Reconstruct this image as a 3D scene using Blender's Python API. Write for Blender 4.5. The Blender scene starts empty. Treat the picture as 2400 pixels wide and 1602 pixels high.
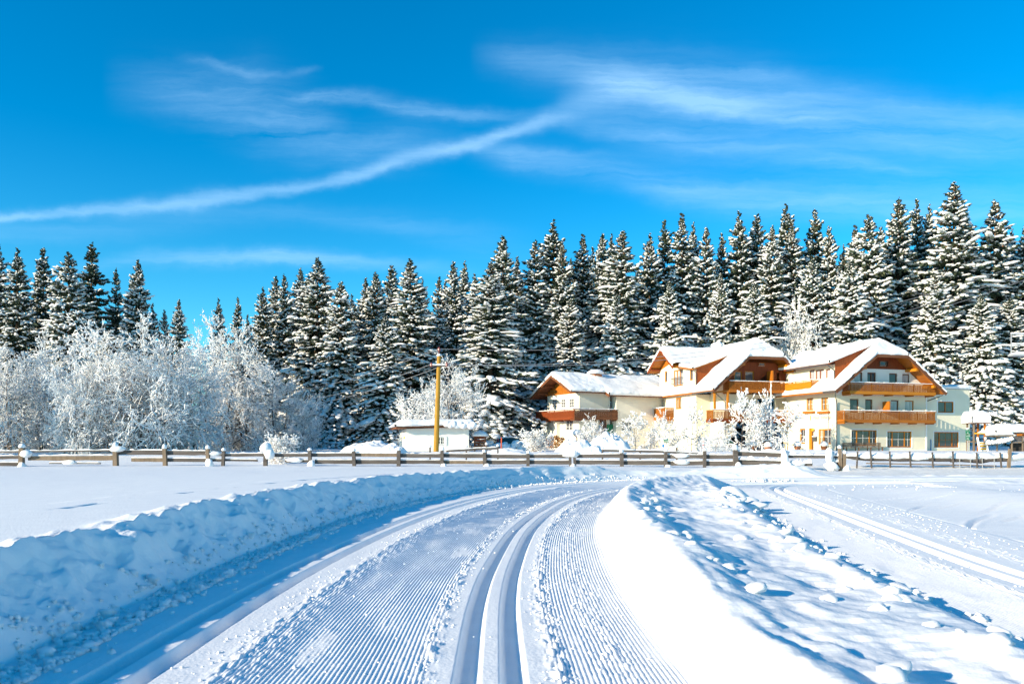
import bpy, bmesh, math, random
import numpy as np
from mathutils import Vector, Matrix

C = bpy.context.scene.collection
SC = bpy.context.scene
rnd = random.Random(7)
npr = np.random.RandomState(11)

# ------------------------------------------------------------------ camera
FPX, HORIZON, CX, EYE = 1867.0, 1040.0, 1200.0, 1.10      # focal length and horizon of the 2400 px photograph, eye height
cam_d = bpy.data.cameras.new('camera')
cam = bpy.data.objects.new('camera', cam_d); C.objects.link(cam)
cam.location = (0, 0, EYE); cam.rotation_euler = (math.pi / 2, 0, 0)
cam_d.sensor_width = 36.0; cam_d.lens = 36.0 * FPX / 2400.0
cam_d.shift_y = (HORIZON - 801.0) / 2400.0
cam_d.clip_start = 0.05; cam_d.clip_end = 6000
cam_d.dof.use_dof = True; cam_d.dof.focus_distance = 20.0; cam_d.dof.aperture_fstop = 4.5
SC.camera = cam

# ------------------------------------------------------------------ light
SUN_B, SUN_E = math.radians(32), math.radians(17.5)          # the sun stands left of and behind the camera
SUN_DIR = Vector((-math.cos(SUN_B) * math.cos(SUN_E), -math.sin(SUN_B) * math.cos(SUN_E), math.sin(SUN_E)))
sun_d = bpy.data.lights.new('sun', 'SUN'); sun_d.energy = 4.6; sun_d.angle = math.radians(0.5); sun_d.color = (1.0, 0.86, 0.64)
sun = bpy.data.objects.new('sun', sun_d); C.objects.link(sun)
sun.location = (-40, -30, 60)
sun.rotation_euler = SUN_DIR.to_track_quat('Z', 'Y').to_euler()

SC.view_settings.view_transform = 'Standard'; SC.view_settings.look = 'None'
SC.view_settings.gamma = 1.0; SC.view_settings.use_curve_mapping = False
SC.view_settings.exposure = 0.86

world = bpy.data.worlds.new('World'); SC.world = world; world.use_nodes = True
WN, WL = world.node_tree.nodes, world.node_tree.links
WN.clear()
def wnode(t, **kw):
    n = WN.new(t)
    for k, v in kw.items(): setattr(n, k, v)
    return n
def wmath(op, a, b=None, c=None, clamp=False):
    n = WN.new('ShaderNodeMath'); n.operation = op; n.use_clamp = clamp
    for i, v in enumerate((a, b, c)):
        if v is None: continue
        if isinstance(v, (int, float)): n.inputs[i].default_value = v
        else: WL.new(v, n.inputs[i])
    return n.outputs[0]
def wcurve(x, pts, lo, hi):
    """value looked up along a polyline of (x, y) points, x mapped from lo..hi"""
    n = WN.new('ShaderNodeFloatCurve')
    t = wmath('DIVIDE', wmath('SUBTRACT', x, lo), hi - lo, clamp=True)
    WL.new(t, n.inputs['Value'])
    cv = n.mapping.curves[0]
    q = [((a - lo) / (hi - lo), b) for a, b in pts]
    if q[0][0] > 0: q = [(0, q[0][1])] + q
    if q[-1][0] < 1: q = q + [(1, q[-1][1])]
    cv.points[0].location = q[0]; cv.points[1].location = q[-1]
    for p in q[1:-1]: cv.points.new(*p)
    for p in cv.points: p.handle_type = 'VECTOR'
    n.mapping.update()
    return n.outputs[0]
sky = wnode('ShaderNodeTexSky', sky_type='NISHITA', sun_disc=False)
sky.sun_elevation = SUN_E; sky.sun_rotation = math.atan2(SUN_DIR.x, SUN_DIR.y)
sky.air_density = 1.0; sky.dust_density = 0.6; sky.ozone_density = 2.6; sky.altitude = 1200
SKY_STRENGTH = 0.12
hsv = wnode('ShaderNodeHueSaturation'); hsv.inputs['Saturation'].default_value = 1.45
WL.new(sky.outputs[0], hsv.inputs['Color'])
tint = wnode('ShaderNodeMix', data_type='RGBA', blend_type='MULTIPLY'); tint.inputs['Factor'].default_value = 1.0
WL.new(hsv.outputs[0], tint.inputs['A']); tint.inputs['B'].default_value = (0.66, 1.20, 1.08, 1)
sky_col = tint.outputs['Result']
# high thin cloud: where a direction (x, y, z) meets a far upright plane at u = x/y, v = z/y
geo = wnode('ShaderNodeTexCoord'); sep = wnode('ShaderNodeSeparateXYZ'); WL.new(geo.outputs['Generated'], sep.inputs[0])
dx, dy, dz = sep.outputs
front = wmath('GREATER_THAN', dy, 0.05)
yy = wmath('MAXIMUM', dy, 0.05)
u0, v0 = wmath('DIVIDE', dx, yy), wmath('DIVIDE', dz, yy)
def wnoise(u, v, su, sv, detail=6, rough=0.6, off=0.0):
    cb = wnode('ShaderNodeCombineXYZ')
    WL.new(wmath('MULTIPLY_ADD', u, su, off), cb.inputs[0]); WL.new(wmath('MULTIPLY', v, sv), cb.inputs[1])
    n = wnode('ShaderNodeTexNoise'); n.inputs['Scale'].default_value = 1; n.inputs['Detail'].default_value = detail; n.inputs['Roughness'].default_value = rough
    WL.new(cb.outputs[0], n.inputs['Vector'])
    return n.outputs[0]
w1 = wmath('SUBTRACT', wnoise(u0, v0, 6, 9, 7, 0.6), 0.5)
w2 = wmath('SUBTRACT', wnoise(u0, v0, 26, 40, 5, 0.6, 7.3), 0.5)
vw = wmath('ADD', v0, wmath('ADD', wmath('MULTIPLY', w1, 0.020), wmath('MULTIPLY', w2, 0.014)))
streak = wnoise(wmath('MULTIPLY_ADD', v0, 1.5, u0), vw, 3, 34, 7, 0.65, 2.0)       # long flat wisps
fluff = wnoise(u0, vw, 9, 22, 8, 0.65, 5.0)
LO, HI = -0.75, 0.75
def px_uv(p): return ((p[0] - CX) / FPX, (HORIZON - p[1]) / FPX)
def band(pts, width, amp, tex, sharp_low=1.0):
    """pts: (x, y, strength, width factor) along the cloud's axis"""
    q = [px_uv(p) for p in pts]
    vc = wcurve(u0, q, LO, HI)
    am = wcurve(u0, [(a[0], p[2]) for a, p in zip(q, pts)], LO, HI)
    wf = wcurve(u0, [(a[0], p[3] / 4) for a, p in zip(q, pts)], LO, HI)
    d = wmath('DIVIDE', wmath('SUBTRACT', vw, vc), wmath('MULTIPLY', wf, width * 4))
    if sharp_low != 1.0:
        d = wmath('MULTIPLY', d, wmath('ADD', 1.0, wmath('MULTIPLY', wmath('LESS_THAN', d, 0.0), sharp_low - 1.0)))
    g = wmath('EXPONENT', wmath('MULTIPLY', wmath('MULTIPLY', d, d), -1.0))
    return wmath('MULTIPLY', wmath('MULTIPLY', g, wmath('MULTIPLY', am, amp)), tex)
st = wmath('MULTIPLY_ADD', streak, 2.6, -0.80, clamp=True)
fl = wmath('MULTIPLY_ADD', fluff, 2.2, -0.55, clamp=True)
half = wmath('MULTIPLY_ADD', st, 1.05, 0.22)
bands = [
    band([(-60, 522, 1, .8), (0, 515, 1, .8), (150, 499, .9, .8), (270, 493, .95, 1.1), (450, 477, 1, 1.4), (600, 455, .85, 1.0), (750, 432, .85, .9), (850, 408, .95, 1.2), (950, 374, 1, 1.3), (1060, 352, .95, 1.2), (1150, 326, .9, 1.1), (1250, 294, .85, 1.2), (1330, 268, .6, 2.0), (1420, 240, .25, 3.0), (1500, 220, 0, 3.5)], 0.0082, 0.66, wmath('MULTIPLY_ADD', st, 0.6, 0.50), 1.25),
    band([(1300, 220, 0, 2), (1400, 208, .45, 2.0), (1500, 212, .8, 1.7), (1640, 240, .9, 1.5), (1760, 264, .85, 1.4), (1900, 286, .7, 1.3), (2050, 312, .5, 1.3), (2200, 326, .35, 1.6), (2400, 345, .25, 2)], 0.0135, 0.60, half, 1.3),
    band([(660, 228, 0, .7), (720, 226, .8, .7), (850, 228, .8, 1), (950, 252, .8, 1.2), (1080, 270, .8, .9), (1200, 268, .3, .8), (1300, 262, 0, .8)], 0.0085, 0.60, half),
    band([(1080, 350, 0, 1), (1200, 368, .7, 1.2), (1350, 385, .6, 1.2), (1450, 408, .5, 1.3), (1560, 440, .55, 1.5), (1700, 462, .65, 1.6), (1900, 474, .6, 1.6), (2100, 488, .6, 1.6), (2400, 500, .3, 2)], 0.0130, 0.60, half),
    band([(1290, 296, 0, 1), (1400, 306, .5, 1), (1600, 330, .45, 1.0), (1800, 355, .4, 1.4), (2000, 385, .5, .9), (2150, 408, .35, .7), (2300, 430, 0, .7)], 0.0100, 0.50, half),
    band([(1100, 130, 0, 1), (1200, 142, .35, 1.2), (1400, 168, .4, 1.6), (1600, 190, .4, 1.6), (1780, 190, .5, 1.3), (1900, 225, .35, 1.3), (2150, 270, .4, 1.3), (2400, 292, .35, 1.2)], 0.0175, 0.62, half),
    band([(240, 190, 0, 2), (470, 225, .6, 2.2), (600, 250, .75, 2.8), (720, 295, .7, 2.6), (830, 345, .5, 1.6), (960, 330, .3, 2.0), (1100, 320, 0, 2)], 0.0150, 0.70, wmath('MULTIPLY', st, wmath('MULTIPLY_ADD', fl, 0.7, 0.4))),
    band([(400, 130, 0, .8), (500, 150, .7, .8), (580, 168, .8, .8), (660, 172, .2, .6), (720, 166, .5, .5), (760, 158, 0, .5)], 0.0080, 0.60, wmath('MULTIPLY', fl, wmath('MULTIPLY_ADD', st, 0.8, 0.3))),
    band([(100, 640, 0, 1), (330, 605, .55, 1.0), (480, 604, .75, 1.0), (700, 604, .7, 1), (820, 610, .6, .9), (960, 622, .3, 1), (1150, 640, 0, 1)], 0.0095, 0.70, half),
    band([(0, 545, .35, 1.2), (200, 540, .3, 1.6), (500, 512, .3, 1.2), (700, 500, .3, 1), (900, 520, .3, 1.2), (1100, 560, .25, 2), (1300, 590, 0, 2)], 0.0110, 0.45, half),
    band([(1350, 265, 0, 2), (1450, 262, .4, 3.0), (1600, 285, .45, 3.6), (1900, 330, .4, 3.6), (2200, 400, .3, 3.6), (2400, 420, .2, 4)], 0.0170, 0.50, half),
]
cl = bands[0]
for b in bands[1:]: cl = wmath('ADD', cl, b)
cl = wmath('MULTIPLY', wmath('MINIMUM', wmath('MULTIPLY', cl, 0.8), 0.6), front)
cmix = wnode('ShaderNodeMix', data_type='RGBA')
WL.new(cl, cmix.inputs['Factor']); WL.new(sky_col, cmix.inputs['A']); cmix.inputs['B'].default_value = (2.6, 4.4, 6.2, 1)
bg = wnode('ShaderNodeBackground'); bg.inputs['Strength'].default_value = SKY_STRENGTH
WL.new(cmix.outputs['Result'], bg.inputs['Color'])
wo = wnode('ShaderNodeOutputWorld'); WL.new(bg.outputs[0], wo.inputs[0])

# ------------------------------------------------------------------ helpers
def P(px, py, Y):
    """a point Y metres in front of the camera, measured on the 2400 px photograph"""
    return Vector(((px - CX) / FPX * Y, Y, EYE + (HORIZON - py) / FPX * Y))
def tag(o, label=None, cat=None, group=None, kind=None):
    if label: o['label'] = label
    if cat: o['category'] = cat
    if group: o['group'] = group
    if kind: o['kind'] = kind
    return o
def empty(name, loc=(0, 0, 0)):
    o = bpy.data.objects.new(name, None); C.objects.link(o); o.location = loc; o.empty_display_size = 0.2
    return o
def mesh_np(name, verts, quads=None, tris=None, mats=(), smooth=False, mi=None):
    me = bpy.data.meshes.new(name)
    verts = np.asarray(verts, np.float32)
    nq = 0 if quads is None else len(quads); nt = 0 if tris is None else len(tris)
    me.vertices.add(len(verts)); me.vertices.foreach_set('co', verts.ravel())
    me.loops.add(nq * 4 + nt * 3); me.polygons.add(nq + nt)
    li = []
    if nq: li.append(np.asarray(quads, np.int32).ravel())
    if nt: li.append(np.asarray(tris, np.int32).ravel())
    me.loops.foreach_set('vertex_index', np.concatenate(li))
    st = np.concatenate([np.arange(nq) * 4, nq * 4 + np.arange(nt) * 3]).astype(np.int32)
    me.polygons.foreach_set('loop_start', st)
    me.polygons.foreach_set('use_smooth', np.full(nq + nt, smooth))
    for m in mats: me.materials.append(m)
    if mi is not None: me.polygons.foreach_set('material_index', np.asarray(mi, np.int32))
    me.update(calc_edges=True); me.validate()
    return me
def add(name, me, parent=None, loc=None):
    o = bpy.data.objects.new(name, me); C.objects.link(o)
    if parent is not None: o.parent = parent
    if loc is not None: o.location = loc
    return o
class MB:
    """collects boxes, bars, tubes, prisms and blobs; build() links them as ONE mesh object"""
    def __init__(s): s.v, s.f = [], []
    def add(s, v, f):
        n = len(s.v); s.v += [tuple(p) for p in v]; s.f += [tuple(i + n for i in q) for q in f]
    def hexa(s, p):        # p: 4 bottom points then 4 top points
        s.add(p, [(3, 2, 1, 0), (4, 5, 6, 7), (0, 1, 5, 4), (1, 2, 6, 5), (2, 3, 7, 6), (3, 0, 4, 7)])
    def box(s, x0, x1, y0, y1, z0, z1):
        s.hexa([(x0, y0, z0), (x1, y0, z0), (x1, y1, z0), (x0, y1, z0), (x0, y0, z1), (x1, y0, z1), (x1, y1, z1), (x0, y1, z1)])
    def bar(s, a, b, w, h, up=(0, 0, 1)):
        a, b, up = Vector(a), Vector(b), Vector(up)
        t = (b - a).normalized(); sx = t.cross(up)
        if sx.length < 1e-4: sx = t.cross(Vector((1, 0, 0)))
        sx.normalize(); sz = sx.cross(t).normalized()
        q = [(-w / 2, -h / 2), (w / 2, -h / 2), (w / 2, h / 2), (-w / 2, h / 2)]
        v = [e + sx * x + sz * z for e in (a, b) for x, z in q]
        s.add(v, [(3, 2, 1, 0), (4, 5, 6, 7), (0, 1, 5, 4), (1, 2, 6, 5), (2, 3, 7, 6), (3, 0, 4, 7)])
    def tube(s, pts, r, n=6, cap=True):
        pts = [Vector(p) for p in pts]; rs = r if isinstance(r, (list, tuple)) else [r] * len(pts)
        v = []
        for i, p in enumerate(pts):
            t = (pts[min(i + 1, len(pts) - 1)] - pts[max(i - 1, 0)]).normalized()
            a = t.cross(Vector((0, 0, 1)))
            if a.length < 1e-3: a = t.cross(Vector((0, 1, 0)))
            a.normalize(); b = a.cross(t)
            for k in range(n):
                w = 2 * math.pi * k / n
                v.append(p + (a * math.cos(w) + b * math.sin(w)) * rs[i])
        f = []
        for i in range(len(pts) - 1):
            for k in range(n):
                f.append((i * n + k, i * n + (k + 1) % n, (i + 1) * n + (k + 1) % n, (i + 1) * n + k))
        if cap: f.append(tuple(range(n - 1, -1, -1))); f.append(tuple((len(pts) - 1) * n + k for k in range(n)))
        s.add(v, f)
    def prism(s, poly, off):   # poly: 3-D outline, off: extrusion vector
        off = Vector(off); n = len(poly)
        v = [Vector(p) for p in poly] + [Vector(p) + off for p in poly]
        s.add(v, [tuple(range(n - 1, -1, -1)), tuple(range(n, 2 * n))] + [(i, (i + 1) % n, n + (i + 1) % n, n + i) for i in range(n)])
    def blob(s, c, r, seed=0, rough=0.18, nu=8, nv=5, flat=-1.0):
        """uneven rounded lump; flat cuts it off below that share of its height"""
        rr = random.Random(seed); v = []; f = []
        for j in range(nv + 1):
            ph = math.pi * j / nv
            for i in range(nu):
                th = 2 * math.pi * i / nu
                q = 1 + rough * (rr.random() - 0.5) * 2
                if j in (0, nv): q = 1
                z = max(flat, math.cos(ph)) 
                v.append((c[0] + r[0] * math.sin(ph) * math.cos(th) * q, c[1] + r[1] * math.sin(ph) * math.sin(th) * q, c[2] + r[2] * z * q))
        for j in range(nv):
            for i in range(nu):
                f.append((j * nu + i, (j + 1) * nu + i, (j + 1) * nu + (i + 1) % nu, j * nu + (i + 1) % nu))
        s.add(v, f)
    def build(s, name, m, parent=None, smooth=False, loc=None):
        me = bpy.data.meshes.new(name); me.from_pydata([tuple(p) for p in s.v], [], s.f)
        bm = bmesh.new(); bm.from_mesh(me); bmesh.ops.recalc_face_normals(bm, faces=bm.faces); bm.to_mesh(me); bm.free()
        if smooth: me.polygons.foreach_set('use_smooth', [True] * len(me.polygons))
        if m is not None: me.materials.append(m)
        return add(name, me, parent, loc)

# value noise on numpy arrays
def _h(ix, iy, seed):
    n = (ix.astype(np.int64) * 374761393 + iy.astype(np.int64) * 668265263 + seed * 1442695041) & 0xffffffff
    n = ((n ^ (n >> 13)) * 1274126177) & 0xffffffff
    n = n ^ (n >> 16)
    return (n & 0xffff) / 65535.0
def vn(x, y, seed=0):
    x, y = np.broadcast_arrays(np.asarray(x, float), np.asarray(y, float))
    ix, iy = np.floor(x), np.floor(y); fx, fy = x - ix, y - iy
    fx = fx * fx * (3 - 2 * fx); fy = fy * fy * (3 - 2 * fy)
    a, b = _h(ix, iy, seed), _h(ix + 1, iy, seed); c, d = _h(ix, iy + 1, seed), _h(ix + 1, iy + 1, seed)
    return (a + (b - a) * fx) * (1 - fy) + (c + (d - c) * fx) * fy - 0.5
def fbm(x, y, oct=4, seed=0, gain=0.5):
    s, a, f = 0, 1.0, 1.0
    for k in range(oct):
        s = s + a * vn(x * f + 17.3 * k, y * f - 9.1 * k, seed + k); a *= gain; f *= 2.03
    return s
def ss(e0, e1, x):
    t = np.clip((x - e0) / (e1 - e0), 0, 1); return t * t * (3 - 2 * t)

# ------------------------------------------------------------------ materials
def mat(name, base, rough=0.7, spec=0.3, metallic=0.0):
    m = bpy.data.materials.new(name); m.use_nodes = True
    b = m.node_tree.nodes['Principled BSDF']
    b.inputs['Base Color'].default_value = (*base, 1); b.inputs['Roughness'].default_value = rough
    b.inputs['Specular IOR Level'].default_value = spec; b.inputs['Metallic'].default_value = metallic
    return m
def nodes_of(m):
    return m.node_tree.nodes, m.node_tree.links, m.node_tree.nodes['Principled BSDF']
def noisy(m, c2, scale=(3, 3, 3), detail=5, lo=0.35, hi=0.65, bump=0.0, bscale=None, coord='Object', dist=0.02):
    """mix the base colour with c2 over a noise; optional bump"""
    N, L, b = nodes_of(m)
    tc = N.new('ShaderNodeTexCoord'); mp = N.new('ShaderNodeMapping'); L.new(tc.outputs[coord], mp.inputs[0]); mp.inputs['Scale'].default_value = scale
    n = N.new('ShaderNodeTexNoise'); n.inputs['Scale'].default_value = 1; n.inputs['Detail'].default_value = detail; L.new(mp.outputs[0], n.inputs['Vector'])
    r = N.new('ShaderNodeMapRange'); r.inputs[1].default_value = lo; r.inputs[2].default_value = hi; L.new(n.outputs[0], r.inputs[0])
    mx = N.new('ShaderNodeMix'); mx.data_type = 'RGBA'; L.new(r.outputs[0], mx.inputs['Factor'])
    mx.inputs['A'].default_value = b.inputs['Base Color'].default_value; mx.inputs['B'].default_value = (*c2, 1)
    L.new(mx.outputs['Result'], b.inputs['Base Color'])
    if bump:
        bn = N.new('ShaderNodeBump'); bn.inputs['Strength'].default_value = bump; bn.inputs['Distance'].default_value = dist
        if bscale:
            n2 = N.new('ShaderNodeTexNoise'); n2.inputs['Scale'].default_value = bscale; n2.inputs['Detail'].default_value = 4; L.new(tc.outputs[coord], n2.inputs['Vector']); L.new(n2.outputs[0], bn.inputs['Height'])
        else: L.new(n.outputs[0], bn.inputs['Height'])
        L.new(bn.outputs[0], b.inputs['Normal'])
    return m
M = {}
M['snow'] = noisy(mat('snow', (0.86, 0.86, 0.86), 0.6, 0.2), (0.82, 0.82, 0.825), (5, 5, 5), bump=0.35, bscale=45, dist=0.012)
M['dirty_snow'] = noisy(mat('dirty_snow', (0.84, 0.82, 0.785), 0.7, 0.2), (0.74, 0.69, 0.62), (1.4, 3.0, 3.0), detail=7, lo=0.42, hi=0.72, bump=0.5, bscale=6, dist=0.06)
M['roof_snow'] = noisy(mat('roof_snow', (0.87, 0.87, 0.87), 0.6, 0.2), (0.84, 0.84, 0.845), (1.5, 1.5, 1.5), bump=0.35, bscale=3.0, dist=0.12)
M['tree_snow'] = mat('tree_snow', (0.88, 0.87, 0.85), 0.65, 0.15)

# ------------------------------------------------------------------ the ground
def curve(pts, step=0.05, smooth=25):
    p = np.array(pts, float); s = np.r_[0, np.cumsum(np.hypot(*np.diff(p, axis=0).T))]
    t = np.arange(0, s[-1], step); x, y = np.interp(t, s, p[:, 0]), np.interp(t, s, p[:, 1])
    k = np.exp(-np.linspace(-2, 2, 2 * smooth + 1) ** 2); k /= k.sum()
    def sm(a):
        q = np.r_[2 * a[0] - a[smooth:0:-1], a, 2 * a[-1] - a[-2:-smooth - 2:-1]]
        return np.convolve(q, k, 'valid')
    x, y = sm(x), sm(y)
    tx, ty = np.gradient(x), np.gradient(y); l = np.hypot(tx, ty); tx, ty = tx / l, ty / l
    s = np.r_[0, np.cumsum(np.hypot(np.diff(x), np.diff(y)))]
    return dict(x=x, y=y, nx=ty, ny=-tx, s=s)      # n points to the right of the way
CL = curve([(0.15, -7), (-0.04, 0), (-0.10, 3.65), (-0.134, 5.29), (-0.11, 6.7), (0, 8.56), (0.125, 10.13), (0.42, 12.4), (0.93, 15.1), (1.60, 17.5), (2.45, 19.7), (3.45, 21.0), (4.9, 22.0), (7, 22.8), (10, 23.4), (15, 23.9), (30, 24.6)])
CR = curve([(3.0, -7), (3.75, 2), (4.2, 6.87), (4.43, 8.31), (4.85, 10.7), (5.64, 15.1), (6.2, 18.2), (6.55, 19.8), (7.1, 20.9), (8.2, 21.7), (10.5, 22.2), (16, 22.6)], smooth=20)
def sd(cv, x, y, step=2):
    """signed distance (right positive) and way length from a curve"""
    shp = np.shape(x); x, y = np.ravel(x), np.ravel(y)
    cx, cy, nx, ny, s = (cv[k][::step] for k in ('x', 'y', 'nx', 'ny', 's'))
    D = np.empty(len(x)); S = np.empty(len(x))
    for a in range(0, len(x), 20000):
        xx, yy = x[a:a + 20000, None], y[a:a + 20000, None]
        q = (xx - cx) ** 2 + (yy - cy) ** 2; i = q.argmin(1)
        ddx, ddy = xx[:, 0] - cx[i], yy[:, 0] - cy[i]
        D[a:a + 20000] = np.sqrt(q[np.arange(len(i)), i]) * np.sign(ddx * nx[i] + ddy * ny[i]); S[a:a + 20000] = s[i]
    return D.reshape(shp), S.reshape(shp)
L_S0 = 7.0      # way length at the camera on the left trail (roughly)
def bank_h(s):
    """height of the left bank's crest along the left trail"""
    return 0.435 + 0.045 * ss(11.5, 15, s) - 0.07 * ss(18, 27, s) - 0.20 * ss(29.6, 30.6, s) + 0.17 * ss(33.0, 34.5, s)
def bank_base(sl, dl):
    """offset of the bank's foot; the trail narrows towards the camera"""
    return np.interp(sl, [9, 11.3, 13, 15, 17.6, 21, 30], [2.40, 2.43, 2.52, 2.62, 2.74, 2.82, 2.75]) + 0.08 * fbm(sl * 0.7, dl * 0.2, 2, 31)
def field(x, y):
    """snow field outside the bank, the ground behind the fence, the hill"""
    z = 0.415 - 0.435 * ss(12, 42, y) ** 1.0
    z = z + 0.50 * ss(42.5, 62, y) - 0.07 * ss(64, 78, y)
    z = z + 0.055 * np.clip(y - 92, 0, 120) * ss(-40, 10, x) + 0.02 * np.clip(y - 80, 0, 120) * (1 - ss(-40, 10, x))
    right = ss(7.0, 12.5, x) * (1 - ss(40, 46, y))            # the groomed flat and the road on the right lie lower
    z = z * (1 - right) + right * (-0.01 - 0.14 * ss(25, 38, y))
    z = z + 0.05 * fbm(x * 0.25, y * 0.25, 3, 3) * ss(24, 34, y) + 0.012 * fbm(x * 1.3, y * 1.3, 3, 4)
    rough = ss(10, 13, x) * ss(24, 28, y) * (1 - ss(44, 50, y))
    z = z + rough * (0.07 * fbm(x * 0.9, y * 0.9, 4, 8))
    # low ploughed ridge beside the groomed flat, and the heap at the right
    z = z + 0.13 * np.exp(-((y - 25.6 - 0.3 * np.sin(x * .4)) / 0.55) ** 2) * ss(9.5, 12.0, x) * (1 + 0.8 * fbm(x * 1.6, y * 1.6, 3, 12))
    z = z + 0.34 * np.exp(-(((x - 15.5) / 3.4) ** 2 + ((y - 21.2) / 1.5) ** 2)) * (1 + 0.9 * fbm(x * 1.3, y * 1.3, 4, 14))
    return z
def snow_height(x, y, dl=None, sl=None, dr=None):
    if dl is None: dl, sl = sd(CL, x, y)
    if dr is None: dr, _ = sd(CR, x, y)
    z = field(x, y)
    hb = bank_h(sl) * (1 - ss(9.4, 11.0, x)) + 0.004
    # left of the left trail: bank face and crest
    out = -dl
    lump = fbm(x * 3.1, y * 3.1, 4, 21); fine = fbm(x * 11, y * 11, 3, 25)
    base = bank_base(sl, dl)
    t = np.clip((out - base) / 0.52, 0, 1)
    face = hb * (t ** 0.75) + np.where(t > 0, 1, 0) * (np.sin(np.pi * np.clip(t, 0, 1)) * (0.13 * lump + 0.05 * fine) * (hb / .45))
    crest = np.exp(-((out - base - 0.58) / 0.16) ** 2) * (0.035 + 0.085 * fbm(sl * 3.2, dl * 3.0, 3, 41) + 0.03 * fine)
    fieldz = np.minimum(z, hb + 0.0) if False else (hb - 0.02) * (1 - ss(0.2, 6.0, out - base - 0.5)) + z * ss(0.2, 6.0, out - base - 0.5)
    zl = np.where(out < base, 0.0, np.where(t < 1, face, fieldz)) + crest
    # right of it: the mound between the two trails
    ro = 1.06 + 0.21 * ss(3, 7, y)                       # offset of the left ridge
    a = np.clip((dl - 0.93) / (ro - 0.80), 0, 1); b = np.clip((-1.26 - dr) / 0.42, 0, 1)
    top = 0.385 - 0.055 * (1 - ss(3, 6.5, y)) - 0.06 * ss(14, 21, y) - 0.20 * ss(4.6, 6.2, x) * ss(17, 20, y)
    mid = np.minimum(a, b)
    prof = np.sin(np.clip(mid, 0, 1) * np.pi / 2) ** 1.05
    inner = np.minimum((dl - ro), (-1.68 - dr))
    plat = ss(0.0, 0.5, dl - ro)
    ripple = 0.065 * fbm(dl * 2.2, sl * 0.9, 4, 51) + (0.012 + 0.036 * np.exp(-((dl - ro - 0.27) / 0.24) ** 2)) * fbm(dl * 6, sl * 2.2, 3, 55)
    zm = top * prof * (1 - 0.16 * plat - 0.04 * plat * ss(-0.1, 0.7, dl - 1.6)) * (1 - (0.14 + 0.22 * ss(2.5, 5.5, y)) * ss(0.0, 0.88, dl - ro)) + prof * (0.03 + 0.97 * ss(-0.12, 0.15, inner)) * ripple
    zm = zm + prof * 0.030 * fbm(dl * 5, sl * 3.2, 3, 57) + prof * (1 - prof) * 0.05 * fine
    zm = zm + prof * 0.030 * np.exp(-((dr + 1.74) / 0.18) ** 2) * (0.3 + 2.8 * fbm(sl * 2.2, dr * 2, 3, 61))
    inside = (dl > 0) & (dr < 0)
    zright = np.where(inside & (y < 23.5), zm, z * ss(1.5, 4.5, dr) * ss(6, 11, x))
    return np.where(dl < 0, zl, np.where(dl < 0.93, 0.0, zright))
def corduroy(d, s, a0, a1, seed):
    """combed ridges between offsets a0 and a1, broken in places"""
    m = ss(a0, a0 + 0.03, d) * (1 - ss(a1 - 0.03, a1, d))
    wob = 0.004 * fbm(s * 0.5, d * 0.4, 2, seed)
    r = 0.85 * np.cos((d + wob) * 2 * np.pi / 0.0250)
    worn = ss(-0.12, 0.10, fbm(d * 2.2, s * 0.8, 4, seed + 5) + 0.52) * (0.65 + 0.7 * (vn(d * 9, s * 2.2, seed + 9) + .5))
    crumb = np.maximum(0, fbm(d * 26, s * 22, 2, seed + 13) - 0.22) * 0.022 * (1.2 - worn)
    return m * (0.0033 * r * np.clip(worn, 0, 1.1) + crumb)
def groove(d, c, w0=0.031, w1=0.072, dep=0.062):
    q = np.abs(d - c); return -dep * (1 - ss(w0, w1, q))
def rough_edge(d, s, c, w, seed, amp=0.013):
    n = fbm(d * 28, s * 20, 3, seed); return np.exp(-((d - c) / w) ** 2) * amp * np.maximum(0, n + 0.12) * 2.2
def trail_left(d, s):
    z = groove(d, -0.11) + groove(d, 0.11) + groove(d, -1.86) + groove(d, -1.64)
    z = z + corduroy(d, s, -1.31, -0.30, 70) + corduroy(d, s, 0.30, 0.98, 80) + corduroy(d, s, -2.75, -2.10, 90)
    z = z + rough_edge(d, s, -0.31, 0.045, 101) + rough_edge(d, s, 0.33, 0.05, 103, 0.016) + rough_edge(d, s, -1.30, 0.05, 105) + rough_edge(d, s, -1.2, 0.10, 107, 0.008) + rough_edge(d, s, 0.62, 0.12, 108, 0.008)
    return z + 0.010 * fbm(d * 1.2, s * 0.35, 3, 110) + 0.003 * fbm(d * 9, s * 5, 3, 111)
def trail_right(d, s):
    z = groove(d, -0.11) + groove(d, 0.11) + corduroy(d, s, -1.3, -0.30, 120) + 0.35 * corduroy(d, s, 0.30, 1.4, 130)
    z = z + rough_edge(d, s, -0.40, 0.09, 141, 0.014) + rough_edge(d, s, 0.5, 0.12, 143, 0.010)
    return z + 0.008 * fbm(d * 1.2, s * 0.35, 3, 150)
def grid_faces(nr, nc):
    i = np.arange(nr * nc).reshape(nr, nc)
    return np.stack([i[:-1, :-1], i[:-1, 1:], i[1:, 1:], i[1:, :-1]], -1).reshape(-1, 4)
def strip(cv, d, s, extra, drop_edges=(0.0, 0.0)):
    """sheet laid along a curve: d offsets to the right, s way lengths"""
    x0, y0, nx, ny = (np.interp(s, cv['s'], cv[k]) for k in ('x', 'y', 'nx', 'ny'))
    X = x0[:, None] + d[None] * nx[:, None]; Y = y0[:, None] + d[None] * ny[:, None]
    D, S = np.broadcast_arrays(d[None], s[:, None])
    Z = extra(D, S, X, Y)
    Z[:, 0] -= drop_edges[0]; Z[:, -1] -= drop_edges[1]
    return np.stack([X, Y, Z], -1).reshape(-1, 3), grid_faces(len(s), len(d))
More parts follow.
